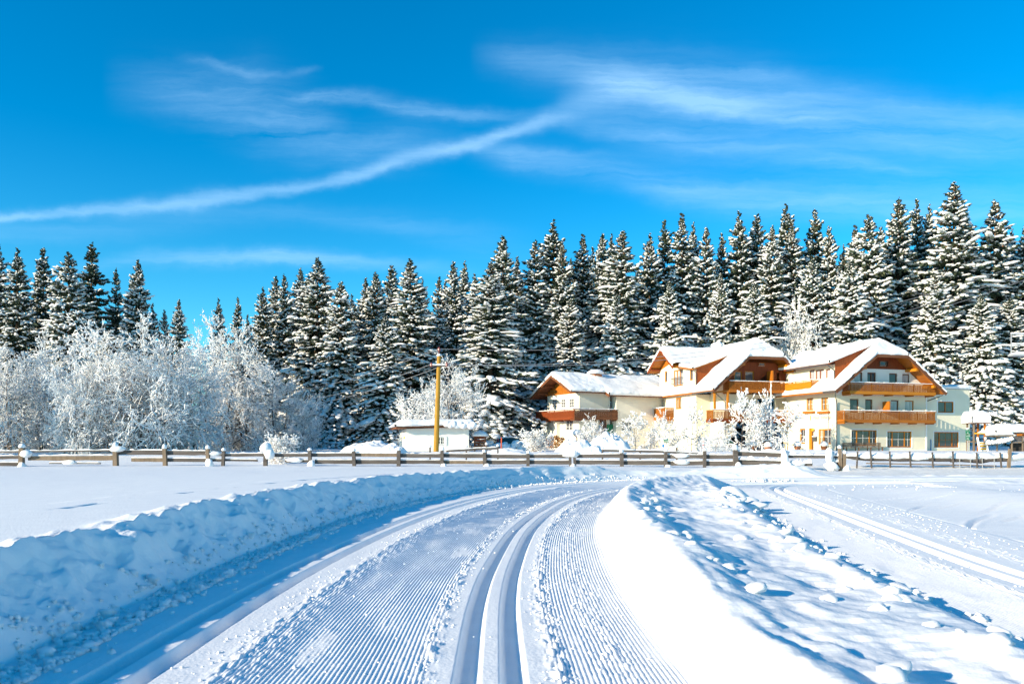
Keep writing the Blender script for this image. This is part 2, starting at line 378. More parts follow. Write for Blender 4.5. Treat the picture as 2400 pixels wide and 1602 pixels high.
def way(cv, y0, y1, k, mn, mx):
    """way lengths whose spacing grows with the distance from the camera"""
    s0 = np.interp(y0, cv['y'][:400], cv['s'][:400]); out = [s0]
    while out[-1] < cv['s'][-1] - 0.1:
        px, py = np.interp(out[-1], cv['s'], cv['x']), np.interp(out[-1], cv['s'], cv['y'])
        if px > y1: break
        out.append(out[-1] + min(mx, max(mn, k * max(abs(py), 0.5))))
    return np.array(out)
def spaced(lo, hi, fn):
    out = [lo]
    while out[-1] < hi: out.append(out[-1] + fn(out[-1]))
    return np.array(out)

# the left trail with its two pairs of grooves
sL = way(CL, -4.6, 20, 0.0085, 0.022, 0.16)
dL = np.arange(-2.03, 1.02, 0.0050)
v, f = strip(CL, dL, sL, lambda D, S, X, Y: trail_left(D, S) + 0.002 + 0.03 * ss(0.88, 1.02, D) , (0.02, 0.06))
tag(add('ski_trail', mesh_np('ski_trail', v, f, mats=(M['snow'],), smooth=True)), kind='structure')
# the bank on its left
sB = way(CL, -4.6, 20, 0.006, 0.02, 0.10)
dB = np.r_[np.arange(-5.1, -3.7, 0.05), np.arange(-3.7, -3.05, 0.0135), np.arange(-3.05, -1.99, 0.0078)]
v, f = strip(CL, dB, sB, lambda D, S, X, Y: snow_height(X, Y, D, S, np.full(X.shape, -9.0)) + corduroy(D, S, -3.1, -2.10, 90) * (1 - ss(-0.12, 0.02, -D - bank_base(S, D))), (0.03, 0.004))
tag(add('snow_bank', mesh_np('snow_bank', v, f, mats=(M['snow'],), smooth=True)), kind='structure')
# the right trail
sR = way(CR, -4.6, 11.5, 0.010, 0.03, 0.16)
dR = np.r_[np.arange(-1.24, 0.8, 0.0068), np.arange(0.8, 1.25, 0.02)]
v, f = strip(CR, dR, sR, lambda D, S, X, Y: trail_right(D, S) + 0.004 - 0.012 * ss(1.1, 1.25, D) - 0.07 * (1 - ss(0.84, 1.0, np.where(Y > 17, sd(CL, X, Y)[0], 9.0))), (0.03, 0.02))
tag(add('ski_trail', mesh_np('ski_trail', v, f, mats=(M['snow'],), smooth=True)), kind='structure')
# the mound between them
ym = spaced(-4.4, 23.4, lambda y: max(0.022, 0.0055 * abs(y))); xm = np.arange(0.72, 6.6, 0.024)
X, Y = np.meshgrid(xm, ym); DLm, SLm = sd(CL, X, Y); DRm, _ = sd(CR, X, Y)
Z = snow_height(X, Y, DLm, SLm, DRm)
inside = (DLm > 0.90) & (DRm < -1.13)
Z = np.where(inside, Z, -0.08)
f = grid_faces(*X.shape)
keep = inside.ravel()[f].any(1)
tag(add('snow_mound', mesh_np('snow_mound', np.stack([X, Y, Z], -1).reshape(-1, 3), f[keep], mats=(M['snow'],), smooth=True)), kind='structure')
mound = C.objects['snow_mound']
# the groomed flat right of the right trail, scratched by ski edges
xe = np.arange(4.0, 15.6, 0.032); ye = spaced(1.0, 25.2, lambda y: max(0.05, 0.006 * y))
X, Y = np.meshgrid(xe, ye); DRe, SRe = sd(CR, X, Y); DLe, _ = sd(CL, X, Y)
DRt = DRe.copy()
DRe = np.where(X > 10.9, np.maximum(DRe, 3.0), DRe)
Z = field(X, Y) * ss(6, 11, X) * ss(1.5, 4.5, DRe) + 0.010 * fbm(X * 0.8, Y * 2.0, 4, 160) + 0.0 * X
def scratch(Z, p, q, w, dep):
    (x0, y0), (x1, y1) = [((px - CX) / FPX * Yd, Yd) for px, Yd in ((a[0], EYE * FPX / (a[1] - HORIZON)) for a in (p, q))]
    ux, uy = x1 - x0, y1 - y0; l = math.hypot(ux, uy); ux, uy = ux / l, uy / l
    t = (X - x0) * ux + (Y - y0) * uy; e = np.abs(-(X - x0) * uy + (Y - y0) * ux + 0.03 * np.sin(t * 3))
    return Z + np.exp(-((t - l / 2) / (l / 2)) ** 6) * (-dep * np.exp(-(e / w) ** 2) + dep * .4 * np.exp(-((e - 2 * w) / w) ** 2))
for p, q, w, dep in (((2108, 1200), (2188, 1182), .03, .028), ((2188, 1192), (2276, 1180), .026, .025), ((2290, 1205), (2384, 1185), .032, .034), ((2246, 1243), (2322, 1208), .036, .036), ((2348, 1222), (2400, 1212), .03, .035), ((1990, 1176), (2150, 1166), .028, .022), ((2130, 1174), (2240, 1168), .028, .022), ((2040, 1157), (2140, 1156), .04, .02)):
    Z = scratch(Z, p, q, w, dep)
lane = ss(1.9, 2.4, DRe) * ss(9.0, 6.0, np.abs(Y - 21.5) * 4) * ss(7.5, 9, X)
Z = Z + lane * 0.012 * np.cos(Y * 2 * np.pi / 0.23) 
Z = Z - 0.05 * (1 - ss(1.02, 1.20, DRe)) - 0.06 * (1 - ss(0.80, 0.98, DLe))
Z = Z - 0.07 * (1 - ss(10.9, 11.35, X)) * (1 - ss(1.0, 1.2, DRt))
Z[:, -1] -= 0.03; Z[-1] -= 0.03; Z[0] -= 0.03
ok = (DRe > 0.9) & (DLe > 0.7)
f = grid_faces(*X.shape); keep = ok.ravel()[f].all(1)
tag(add('groomed_snow', mesh_np('groomed_snow', np.stack([X, Y, Z], -1).reshape(-1, 3), f[keep], mats=(M['snow'],), smooth=True)), kind='structure')
# everything else: one sheet to the horizon
xg = np.r_[-2500, -1200, -600, -300, np.arange(-150, -34, 2.5), np.arange(-34, 34, 0.17), np.arange(34, 150, 2.5), 300, 600, 1200, 2500]
yg = np.r_[-1500, -600, -200, -60, -20, np.arange(-9, 30, 0.15), np.arange(30, 46, 0.25), np.arange(46, 90, 0.7), np.arange(90, 200, 3.0), 300, 600, 1200, 2600]
X, Y = np.meshgrid(xg, yg)
near = (np.abs(X) < 40) & (Y > -12) & (Y < 32)
DLg = np.where(X < 0, -50.0, 50.0); SLg = np.full(X.shape, 60.0); DRg = np.full(X.shape, 50.0)
a, b = sd(CL, X[near], Y[near], 3); DLg[near] = a; SLg[near] = b
DRg[near], _ = sd(CR, X[near], Y[near], 3)
Z = np.where(near, snow_height(X, Y, DLg, SLg, DRg), field(X, Y))
far = np.maximum(np.abs(X) - 150, 0) / 400 + np.maximum(Y - 200, 0) / 500
Z = np.where(near & (Y > -4.0) & ((DLg > -4.35) & (DLg < np.where(X > 14.6, 0.8, 0.96))), -0.25, Z)
Z = np.where(near & (Y > -3.9) & (DLg > 0.6) & (DRg < 1.12) & (Y < 23.6), -0.25, Z)
covered = near & (X > 4.1) & (X < 14.8) & (Y > 1.2) & (Y < 24.8) & (DRg > 1.0) & (DLg > 0.8)
Z = np.where(covered, Z - 0.30, Z)
f = grid_faces(*X.shape)
cx, cy = X.ravel()[f].mean(1), Y.ravel()[f].mean(1)
dirty = (cy > 24.6) & (cy < 43) & (cx > 9.0 + 0.0 * cy)
tag(add('snow_field', mesh_np('snow_field', np.stack([X, Y, Z], -1).reshape(-1, 3), f, mats=(M['snow'], M['dirty_snow']), smooth=True, mi=dirty.astype(int))), kind='structure')
def ground(x, y):
    if abs(x) < 34 and y < 30: return float(snow_height(np.array([x]), np.array([y]))[0])
    return float(field(np.array([x]), np.array([y]))[0])

# ------------------------------------------------------------------ trees
M['bark'] = noisy(mat('bark', (0.085, 0.055, 0.038), 0.9, 0.1), (0.16, 0.11, 0.075), (3, 3, 0.8))
M['twig'] = noisy(mat('twig', (0.10, 0.070, 0.052), 0.9, 0.1), (0.17, 0.125, 0.095), (2, 2, 2))
M['pale_twig'] = noisy(mat('pale_twig', (0.27, 0.185, 0.13), 0.9, 0.1), (0.38, 0.28, 0.21), (2, 2, 2))
M['needles'] = noisy(mat('needles', (0.026, 0.046, 0.033), 0.75, 0.2), (0.088, 0.100, 0.050), (0.9, 0.9, 1.2), detail=4, lo=0.42, hi=0.70)
M['cones'] = mat('cones', (0.24, 0.12, 0.06), 0.8, 0.1)

def lump_template(nu=6, nv=4):
    v = [(0, 0, 1)]
    for j in range(1, nv):
        ph = math.pi * j / nv
        for i in range(nu):
            th = 2 * math.pi * (i + 0.5 * (j % 2)) / nu
            v.append((math.sin(ph) * math.cos(th), math.sin(ph) * math.sin(th), math.cos(ph)))
    v.append((0, 0, -1)); t = []
    for i in range(nu): t.append((0, 1 + i, 1 + (i + 1) % nu))
    for j in range(nv - 2):
        for i in range(nu):
            a, b = 1 + j * nu + i, 1 + j * nu + (i + 1) % nu; c, d = a + nu, b + nu
            t += [(a, c, b), (b, c, d)]
    e = len(v) - 1; k = 1 + (nv - 2) * nu
    for i in range(nu): t.append((e, k + (i + 1) % nu, k + i))
    return np.array(v), np.array(t)
LV, LT = lump_template(6, 4)
LV2, LT2 = lump_template(5, 3)
def norm(a): return a / np.maximum(np.linalg.norm(a, axis=-1, keepdims=True), 1e-9)
def lumps(c, axis, size, r, tpl=(LV, LT), rough=0.22):
    """uneven rounded lumps: centres, long axes, half sizes (along, across, up)"""
    V, T = tpl; n = len(c)
    a = norm(axis); up = np.tile([0, 0, 1.0], (n, 1)); s = norm(np.cross(a, up)); u = np.cross(s, a)
    w = 1 + rough * (r.rand(n, len(V), 1) - 0.5) * 2
    q = V[None] * w
    bend = -0.35 * q[..., 0:1] ** 2 * (size[:, 0:1] * 0.30)[:, None] * np.array([0, 0, 1.0])
    P_ = bend + c[:, None] + q[..., 0:1] * (a * size[:, 0:1])[:, None] + q[..., 1:2] * (s * size[:, 1:2])[:, None] + q[..., 2:3] * (u * size[:, 2:3])[:, None]
    F = T[None] + (np.arange(n) * len(V))[:, None, None]
    return P_.reshape(-1, 3), F.reshape(-1, 3)
def tubes(A, B, ra, rb, n, lift=None, flat=1.0):
    """tapered n-sided tubes from A to B (arrays)"""
    m = len(A); t = norm(B - A)
    ref = np.where(np.abs(t[:, 2:3]) > 0.92, [[1.0, 0, 0]], [[0, 0, 1.0]])
    s = norm(np.cross(t, ref)); u = np.cross(s, t)
    w = np.arange(n) * 2 * np.pi / n + 0.4
    ring = np.cos(w)[None, :, None] * s[:, None] + flat * np.sin(w)[None, :, None] * u[:, None]
    a = A[:, None] + ring * ra[:, None, None]; b = B[:, None] + ring * rb[:, None, None]
    V = np.concatenate([a, b], 1)
    if lift is not None: V = V + lift[:, None]
    k = np.arange(n); Q = np.stack([k, (k + 1) % n, n + (k + 1) % n, n + k], -1)
    F = Q[None] + (np.arange(m) * 2 * n)[:, None, None]
    return V.reshape(-1, 3), F.reshape(-1, 4)

def spruce(seed, H=20.0, R=3.0, snow=1.0, open_=0.0, cones=0.3, base=0.05):
    r = np.random.RandomState(seed)
    fc, fd, fl, fw = [], [], [], []          # fronds: origin, direction, length, width
    sc, sa, sz = [], [], []                  # snow: centre, axis, half sizes
    cc, ca, cz = [], [], []                  # cones
    z = H * base; lean = r.normal(0, 0.004, 2)
    bulge = r.uniform(0.9, 1.15, 12)
    while z < H * 0.985:
        t = z / H
        nb = 5 + int(4 * (1 - t)) + r.randint(0, 2)
        az0 = r.uniform(0, 6.28)
        for k in range(nb):
            if r.rand() < open_ * (0.4 + t): continue
            az = az0 + 6.283 * k / nb + r.normal(0, 0.18)
            prof = (0.10 * (1 - t) ** 0.5 + 0.90 * (1 - t) ** 0.78) * min(1, (1.004 - t) / .13) ** .40 * (0.75 + 0.25 * min(1, t / 0.15))
            L = R * prof * (r.uniform(0.62, 1.05) if r.rand() < .72 else r.uniform(1.05, 1.32)) * bulge[int(az / 6.283 * 12) % 12]
            el = -0.44 + 1.0 * t ** 1.3 + r.normal(0, 0.13)
            droop = (0.50 * (1 - t) + 0.12) * r.uniform(0.7, 1.5)
            o = np.array([lean[0] * z, lean[1] * z, z + r.uniform(-.42, .42)]); h = np.array([math.cos(az), math.sin(az), 0])
            side = np.array([-h[1], h[0], 0])
            def pt(s): return o + h * L * s * (1 - 0.12 * s * droop) + np.array([0, 0, L * (s * el - droop * s * s + 0.20 * s ** 4)])
            ns = max(3, int(2.5 + L * 2.6))
            for j in range(ns):
                s = 0.10 + 0.90 * (j + r.rand() * 0.7) / ns
                p = pt(s); d = norm(pt(min(1, s + 0.1)) - p + 1e-6)
                w = (0.13 + 0.36 * min(L, 2.4) * (1 - 0.72 * s)) * (1 if s < .9 else .7)
                for sg in (-1, 1):
                    fd_ = norm(d * 0.75 + side * sg * r.uniform(0.5, 1.0) + np.array([0, 0, -r.uniform(0.15, 0.65)]))
                    fc.append(p); fd.append(fd_); fl.append(w * r.uniform(.8, 1.3)); fw.append(r.uniform(.17, .29) * (0.35 + 0.65 * min(1, L)))
                fc.append(p); fd.append(norm(d * 0.5 + np.array([r.normal(0, .3), r.normal(0, .3), -1.0]))); fl.append(w * 0.75); fw.append(.22)
            fc.append(pt(0.75)); fd.append(norm(pt(1) - pt(.75))); fl.append(0.32 * L + 0.15); fw.append(0.2)
            # snow lying on the bough
            heavy = r.rand() < 0.22 * snow and L > 0.9          # some boughs carry one long heap
            n2 = max(1, int(0.8 + L * (0.60 if heavy else 1.75)))
            for j in range(n2):
                if r.rand() > 0.58 + 0.36 * snow: continue
                s = min(1.0, 0.28 + 0.74 * (j + 0.35 + 0.5 * r.rand()) / n2)
                p = pt(s); d = pt(min(1.02, s + .08)) - pt(max(0, s - .08))
                ln = (0.10 * min(1, L / .8) + .02 + (0.42 if heavy else 0.27) * L / n2) * r.uniform(.7, 1.3)
                wd = (0.055 * min(1, L / .9) + .012 + (0.095 if heavy else 0.050) * L) * r.uniform(.6, 1.35) * (0.70 + 0.38 * snow) * (1.12 - 0.30 * s)
                sc.append(p + np.array([0, 0, 0.04 + wd * .20])); sa.append(d); sz.append((ln, wd, 0.035 + wd * .48))
                for sg in (-1, 1):
                    if r.rand() > 0.62 * snow: continue
                    q = p + side * sg * (wd + 0.06 + 0.14 * L * r.rand()) + np.array([0, 0, -0.04 - 0.09 * L * r.rand()])
                    sc.append(q); sa.append(d * 0.6 + side * sg * 0.16 * L + np.array([0, 0, -.07 * L])); sz.append((ln * .60, wd * .60, 0.025 + wd * .32))
            if t > 0.72 and r.rand() < cones:
                for j in range(2):
                    cc.append(pt(r.uniform(.55, .95)) + np.array([0, 0, -0.12])); ca.append([0.05, 0.02, -1]); cz.append((.11, .04, .04))
        z += H * (0.010 + 0.022 * (1 - t)) * r.uniform(.75, 1.25)
    # the leader
    for k in range(8):
        zz = H * (0.95 + 0.05 * k / 8); az = r.uniform(0, 6.28)
        fc.append([lean[0] * zz, lean[1] * zz, zz]); fd.append(norm(np.array([math.cos(az) * .5, math.sin(az) * .5, 0.7]))); fl.append(.38 - .02 * k); fw.append(.10)
    fc, fd, fl, fw = np.array(fc), np.array(fd), np.array(fl), np.array(fw)
    n = len(fc); ref = norm(r.normal(0, 1, (n, 3)) * [1, 1, .5]); sd_ = norm(np.cross(fd, ref))
    mid = fc + fd * fl[:, None] * .55; tip = fc + fd * fl[:, None] + np.array([0, 0, -1]) * (fl * .22)[:, None]
    V = np.stack([fc - sd_ * fw[:, None] * .28, fc + sd_ * fw[:, None] * .28, mid - sd_ * fw[:, None] * .5, mid + sd_ * fw[:, None] * .5, tip], 1).reshape(-1, 3)
    b = (np.arange(n) * 5)[:, None]
    quads = b + np.array([[0, 1, 3, 2]]); tris = b + np.array([[2, 3, 4]])
    crown = mesh_np('crown', V, quads, tris, (M['needles'],), False)
    if cc:
        v, t_ = lumps(np.array(cc), np.array(ca, float), np.array(cz), r, (LV2, LT2), .1)
        conem = mesh_np('cones', v, None, t_, (M['cones'],), True)
    else: conem = None
    v, t_ = lumps(np.array(sc), np.array(sa), np.array(sz), r, (LV, LT), .34)
    snowm = mesh_np('snow', v, None, t_, (M['tree_snow'],), True)
    zs = np.linspace(-1.0, H * .97, 9); pts = np.stack([lean[0] * zs, lean[1] * zs, zs], -1); rad = np.maximum(.02, 0.0125 * H * (1 - np.maximum(zs, 0) / H) ** 0.9)
    v, q = tubes(pts[:-1], pts[1:], rad[:-1], rad[1:], 7)
    trunk = mesh_np('trunk', v, q, None, (M['bark'],), True)
    return dict(H=H, R=R, parts=[('trunk', trunk), ('crown', crown), ('snow', snowm)] + ([('cones', conem)] if conem else []))

def leafless(seed, H=9.0, spread=1.0, stems=3, depth=5, fine=1.0, snow=0.035, upright=0.5, bark='twig', low=0.12, lumpy=0.25, limbs=7, rmin=.006):
    """bare broad-leaved tree or bush, every twig carrying its ridge of snow"""
    r = np.random.RandomState(seed); A, B, ra, rb, dp = [], [], [], [], []
    def grow(p, d, L, rad, k):
        nseg = 3 if k < 3 else 2
        for j in range(nseg):
            d = norm(d + r.normal(0, 0.14 + 0.03 * k, 3) + np.array([0, 0, 0.10 * upright - 0.05 * k * (1 - upright) * .5]))
            q = p + d * L / nseg; r2 = rad * (1 - 0.32 * (j + 1) / nseg)
            A.append(p); B.append(q); ra.append(rad if j == 0 else r1); rb.append(r2); dp.append(k); r1 = r2
            p = q
            if k < depth and (j > 0 or k > 0 or nseg < 3):
                for c in range(r.randint(1, 3) if k > 1 else 2):
                    ax = norm(r.normal(0, 1, 3)); nd = norm(d * r.uniform(.55, .9) + np.cross(d, ax) * r.uniform(.5, 1.0) * spread)
                    grow(p, nd, L * r.uniform(.52, .74), r2 * r.uniform(.5, .68), k + 1)
        if k < depth: grow(p, norm(d + r.normal(0, .2, 3)), L * .62, r1 * .75, k + 1)
    for s in range(stems):
        az = r.uniform(0, 6.28); tilt = 0.06 if stems == 1 else r.uniform(.1, .45) * spread
        d = norm(np.array([math.cos(az) * tilt, math.sin(az) * tilt, 1.0])); p = np.array([math.cos(az), math.sin(az), 0]) * (0 if stems == 1 else .12 * H * .2 * s) - np.array([0, 0, .3])
        # a main stem with limbs leaving it all the way up
        nst = 8; rad = 0.013 * H * r.uniform(.7, 1.0); Ls = H * r.uniform(.62, .80) / nst
        for j in range(nst):
            q = p + d * Ls; f = (j + 1) / nst; r0 = rad * (1 - .8 * j / nst); r1_ = rad * (1 - .8 * f)
            A.append(p); B.append(q); ra.append(r0); rb.append(r1_); dp.append(0); p = q
            d = norm(d + r.normal(0, .07, 3))
            if f >= low:
                for c in range(max(1, int(limbs / nst + r.rand()))):
                    az2 = r.uniform(0, 6.28); e = 0.05 + 0.75 * f * upright + r.normal(0, .15)
                    nd = norm(np.array([math.cos(az2), math.sin(az2), e]))
                    grow(q, nd, H * 0.20 * spread * (0.55 + .62 * math.sin(math.pi * min(1, .12 + .80 * f))) * r.uniform(.7, 1.25), r1_ * .62, 2)
        grow(p, d, H * .13, rad * .25, 2)
    A, B, ra, rb, dp = np.array(A), np.array(B), np.array(ra), np.array(rb), np.array(dp)
    ra = np.maximum(ra, rmin); rb = np.maximum(rb, rmin * .8)
    big = dp < 2
    v1, q1 = tubes(A[big], B[big], ra[big], rb[big], 6); v2, q2 = tubes(A[~big], B[~big], ra[~big], rb[~big], 3)
    nb_ = len(v1)
    trunk = mesh_np('trunk', v1, q1, None, (M[bark],), True)
    crown = mesh_np('crown', v2, q2, None, (M[bark],), False)
    t = norm(B - A); flat = np.abs(t[:, 2]) < 0.93
    keep = flat & (r.rand(len(A)) < 0.90)
    hz = np.sqrt(1 - t[:, 2] ** 2)
    rs = (snow * (0.55 + 0.75 * r.rand(len(A))) + 0.45 * np.maximum(ra, rb)) * (0.35 + 0.65 * hz)
    lift = np.stack([np.zeros(len(A)), np.zeros(len(A)), np.maximum(ra, rb) * .8 + rs * .45], -1)
    v3, q3 = tubes(A[keep], B[keep], rs[keep], rs[keep] * .8, 3, lift[keep], 0.9)
    pick = keep & (dp >= 3 - (depth < 5)) & (r.rand(len(A)) < lumpy)
    c = B[pick] + [0, 0, snow * .6]; s0 = snow * r.uniform(1.2, 2.9, (len(c), 1))
    v4, t4 = lumps(c, B[pick] - A[pick] + 1e-3, np.concatenate([s0 * 1.3, s0, s0 * .75], 1), r, (LV2, LT2), .3)
    snowm = mesh_np('snow', np.concatenate([v3, v4]), q3, t4 + len(v3), (M['tree_snow'],), False)
    top = float(B[:, 2].max()); wid = float(np.percentile(np.hypot(B[:, 0], B[:, 1]), 96))
    return dict(H=top, R=wid, parts=[('trunk', trunk), ('crown', crown), ('snow', snowm)])

def plant(name, proto, x, y, h, w=None, label=None, cat='tree', group=None, rz=None, z=None, shape=None):
    """one tree: an Empty at its foot that parents trunk, crown and snow"""
    z = ground(x, y) if z is None else z
    o = empty(name, (x, y, z)); tag(o, label, cat, group)
    sz_ = h / proto['H']; sx_ = sz_ if w is None else (w / 2) / proto['R']
    o.scale = (sx_, sx_, sz_); o.rotation_euler = (0, 0, rnd.uniform(0, 6.28) if rz is None else rz)
    for n, me in proto['parts']:
        c = add(n, me, o)
        if n in ('snow', 'cones'): tag(c, kind='stuff')
    return o

SPR = [spruce(101, 22, 3.4, 1.1), spruce(102, 22, 3.1, 0.95, 0.05), spruce(103, 24, 3.3, 1.2), spruce(104, 20, 3.5, 1.3), spruce(105, 23, 3.0, 1.0, 0.06, .6), spruce(106, 18, 3.0, 1.35, 0, 0, .02), spruce(107, 23, 3.3, 1.15, 0.12), spruce(108, 21, 3.0, 1.05, 0.0, .4)]
DARK = [spruce(111, 20, 3.1, 0.30, 0.14, .1), spruce(112, 20, 3.0, 0.60, 0.10, .1)]
def top_at(px, py, Y, w_px, proto, label, group=None, name='spruce_tree', cat='tree'):
    """a tree whose tip stands at (px, py) of the photograph, Y metres away, w_px wide"""
    p = P(px, py, Y); zg = ground(p.x, Y)
    return plant(name, proto, p.x, Y, p.z - zg, w_px / FPX * Y, label, cat, group)
# px, py of the tip, distance, crown width in px, kind, label
LEFT = [
 (-6, 562, 80, 120, 's0', 'snowy spruce cut by the left edge of the picture'),
 (38, 582, 78, 128, 's1', 'tall snow-dusted spruce nearest to the left edge'),
 (105, 583, 84, 120, 'd1', 'thin dark spruce with little snow, next right of the tall one at the left edge'),
 (163, 592, 76, 165, 's3', 'broad spruce with heavy snow lumps left of the tallest dark spruce'),
 (212, 567, 82, 150, 'd0', 'dark nearly snow-free spruce, tallest of the group at the left'),
 (272, 627, 86, 80, 'd0', 'slim dark spruce between the tall dark one and the frosted dome tree'),
 (318, 607, 80, 120, 's0', 'snow-dusted spruce standing right behind the big frosted dome tree'),
 (358, 712, 84, 70, 'd1', 'short dark spruce peeping over the right shoulder of the big frosted tree'),
 (386, 726, 80, 66, 's3', 'small snow-laden spruce, left of a close pair beside the sky gap'),
 (417, 702, 80, 92, 's2', 'small snow-laden spruce, right of a close pair beside the sky gap'),
 (510, 699, 88, 74, 's1', 'small spruce in the sky gap behind frosted treetops'),
 (556, 698, 92, 62, 'd1', 'thin pointed spruce at the right end of the sky gap'),
 (580, 738, 84, 60, 'd1', 'low brownish spruce at the foot of the rising forest edge')]
MID = [
 (614, 674, 86, 96, 's1', 'first tall spruce at the left end of the main forest'),
 (643, 645, 90, 105, 's0', 'spruce with twin neighbour, second tip of the main forest'),
 (665, 641, 88, 96, 's6', 'slender snowy spruce beside its twin at the forest edge'),
 (702, 628, 92, 110, 's2', 'snow-laden spruce just left of the tall pointed one'),
 (738, 603, 86, 170, 's0', 'tall pointed spruce with long drooping boughs at the left forest edge'),
 (764, 646, 92, 100, 's1', 'spruce leaning close on the right of the tall pointed one'),
 (797, 660, 82, 150, 's3', 'full spruce with low hanging boughs left of the snowy garden hut'),
 (822, 690, 92, 80, 's1', 'half hidden small spruce behind the full one left of the hut'),
 (857, 650, 92, 92, 's4', 'slim spruce left of two snowy tips above the hut'),
 (877, 637, 86, 130, 's0', 'bushy spruce with white boughs above the left end of the hut'),
 (918, 619, 98, 115, 's7', 'greener spruce set back above the hut with little snow'),
 (900, 738, 78, 138, 's5', 'low front spruce standing close behind the left end of the hut'),
 (964, 609, 84, 165, 's2', 'tall spruce with fat snow-laden arms above the hut roof'),
 (992, 656, 92, 90, 's1', 'thin spruce between the fat-armed one and the power pole'),
 (1030, 648, 92, 92, 's4', 'slim spruce rising straight above the yellow power pole'),
 (1044, 655, 97, 80, 's1', 'spruce tip tucked behind the slim one over the pole'),
 (1066, 611, 92, 112, 's0', 'taller spruce just right of the power pole'),
 (1090, 614, 96, 100, 's1', 'right one of two even tips right of the power pole'),
 (1112, 640, 90, 90, 's4', 'narrow spruce left of the broad heavy one'),
 (1146, 613, 82, 185, 's2', 'broad dark spruce with heavy white arms between pole and chalet'),
 (1181, 551, 96, 150, 's7', 'tall dark green spruce towering behind the broad heavy one'),
 (1212, 600, 102, 90, 's4', 'bluish spruce tip set back left of the chalet'),
 (1206, 790, 90, 118, 's5', 'low drooping spruce with bowed boughs left of the chalet')]
RIGHT = [
 (1256, 561, 98, 140, 's6', 'snowy spruce with a wide top left above the chalet'),
 (1302, 518, 100, 170, 's1', 'tallest spruce above the chalet, with a leaning twin top'),
 (1316, 566, 97, 110, 's4', 'twin tip leaning on the tallest spruce above the chalet'),
 (1367, 548, 102, 130, 's4', 'lone spruce tip standing in a sky notch above the chalet'),
 (1418, 545, 100, 130, 's0', 'spruce left of a pair above the chalet chimney'),
 (1436, 550, 104, 100, 's1', 'back spruce of the pair above the chalet chimney'),
 (1460, 537, 96, 180, 's6', 'tall spruce with heaped white arms above the chalet roof end'),
 (1522, 549, 102, 120, 's1', 'spruce left of the brownish cone-bearing one'),
 (1555, 518, 104, 125, 'd1', 'brownish cone-bearing spruce with bare dark top'),
 (1599, 499, 102, 140, 's4', 'high slender spruce left above the orange dormer'),
 (1627, 524, 106, 105, 's1', 'spruce just right of the high slender one over the dormer'),
 (1655, 529, 102, 125, 's6', 'white-armed spruce right of the two over the dormer'),
 (1571, 660, 92, 130, 's5', 'low snow-heaped spruce right behind the orange dormer gable'),
 (1691, 545, 106, 95, 's4', 'small spruce tip in the gap left of a dark high one'),
 (1728, 496, 104, 140, 's1', 'dark high spruce above the snow-covered middle gable'),
 (1773, 498, 106, 140, 's0', 'full spruce right above the half hip of the middle gable'),
 (1806, 530, 100, 130, 's2', 'snow-laden spruce in front of the dark high pair'),
 (1770, 664, 93, 140, 's5', 'heavily laden front spruce behind the middle gable ridge'),
 (1843, 479, 104, 150, 's1', 'high spruce above the snowy connecting roof'),
 (1856, 520, 101, 120, 's4', 'brown-tipped spruce clinging to the high one over the connecting roof'),
 (1906, 494, 106, 130, 'd1', 'dark full spruce left of the valley between treetops'),
 (1943, 529, 104, 110, 's0', 'rounded snowy spruce right of the dark full one'),
 (1975, 575, 104, 80, 's1', 'short tip in the dip of the skyline above the right gable'),
 (2005, 527, 103, 120, 's4', 'slim snow-covered spruce left of the bushy white one'),
 (2039, 504, 100, 180, 's3', 'bushy white spruce above the left slope of the right gable'),
 (2105, 463, 104, 160, 's7', 'tall dense spruce over the ridge of the right gable'),
 (2151, 469, 108, 110, 'd1', 'thin dark spruce behind the tallest one'),
 (2178, 482, 108, 110, 's1', 'thin spruce pressed against the left of the tallest one'),
 (2234, 426, 98, 215, 's2', 'tallest spruce of all, with broad white boughs right of the hotel'),
 (2192, 640, 90, 150, 's3', 'front spruce with wide laden boughs above the right eave'),
 (2272, 524, 106, 110, 's1', 'spruce tip between the tallest two at the right'),
 (2330, 467, 100, 190, 's6', 'big snowy spruce left of the right picture edge'),
 (2374, 540, 106, 110, 's1', 'low tip between the big spruce and the picture edge'),
 (2402, 528, 102, 130, 's0', 'dark topped spruce cut by the right edge of the picture'),
 (2365, 700, 90, 170, 's3', 'nearer laden spruce in front of the big one at the right edge'),
 (2300, 690, 88, 140, 's5', 'nearer white spruce with hanging boughs over the play tower'),
 (1690, 640, 94, 120, 's3', 'laden spruce in the second tier behind the middle gable roof'),
 (1905, 600, 94, 140, 's3', 'white-laden spruce in the second tier above the connecting roof'),
 (1990, 610, 92, 150, 's5', 'white-laden spruce in the second tier left of the right gable top'),
 (1445, 690, 92, 130, 's5', 'laden lower spruce between chalet roof and orange dormer'),
 (1335, 700, 94, 130, 's3', 'laden lower spruce right behind the chalet ridge')]
KIND = {'s0': SPR[0], 's1': SPR[1], 's2': SPR[2], 's3': SPR[3], 's4': SPR[4], 's5': SPR[5], 's6': SPR[6], 's7': SPR[7], 'd0': DARK[0], 'd1': DARK[1]}
for lst, grp in ((LEFT, 'spruces at the left end of the wood'), (MID, 'spruces of the forest behind the hut'), (RIGHT, 'spruces of the forest behind the houses')):
    for px, py, Y, w, k, lab in lst: top_at(px, py, Y + (16 if px > 600 else 0), w * 1.34, KIND[k], lab, grp)
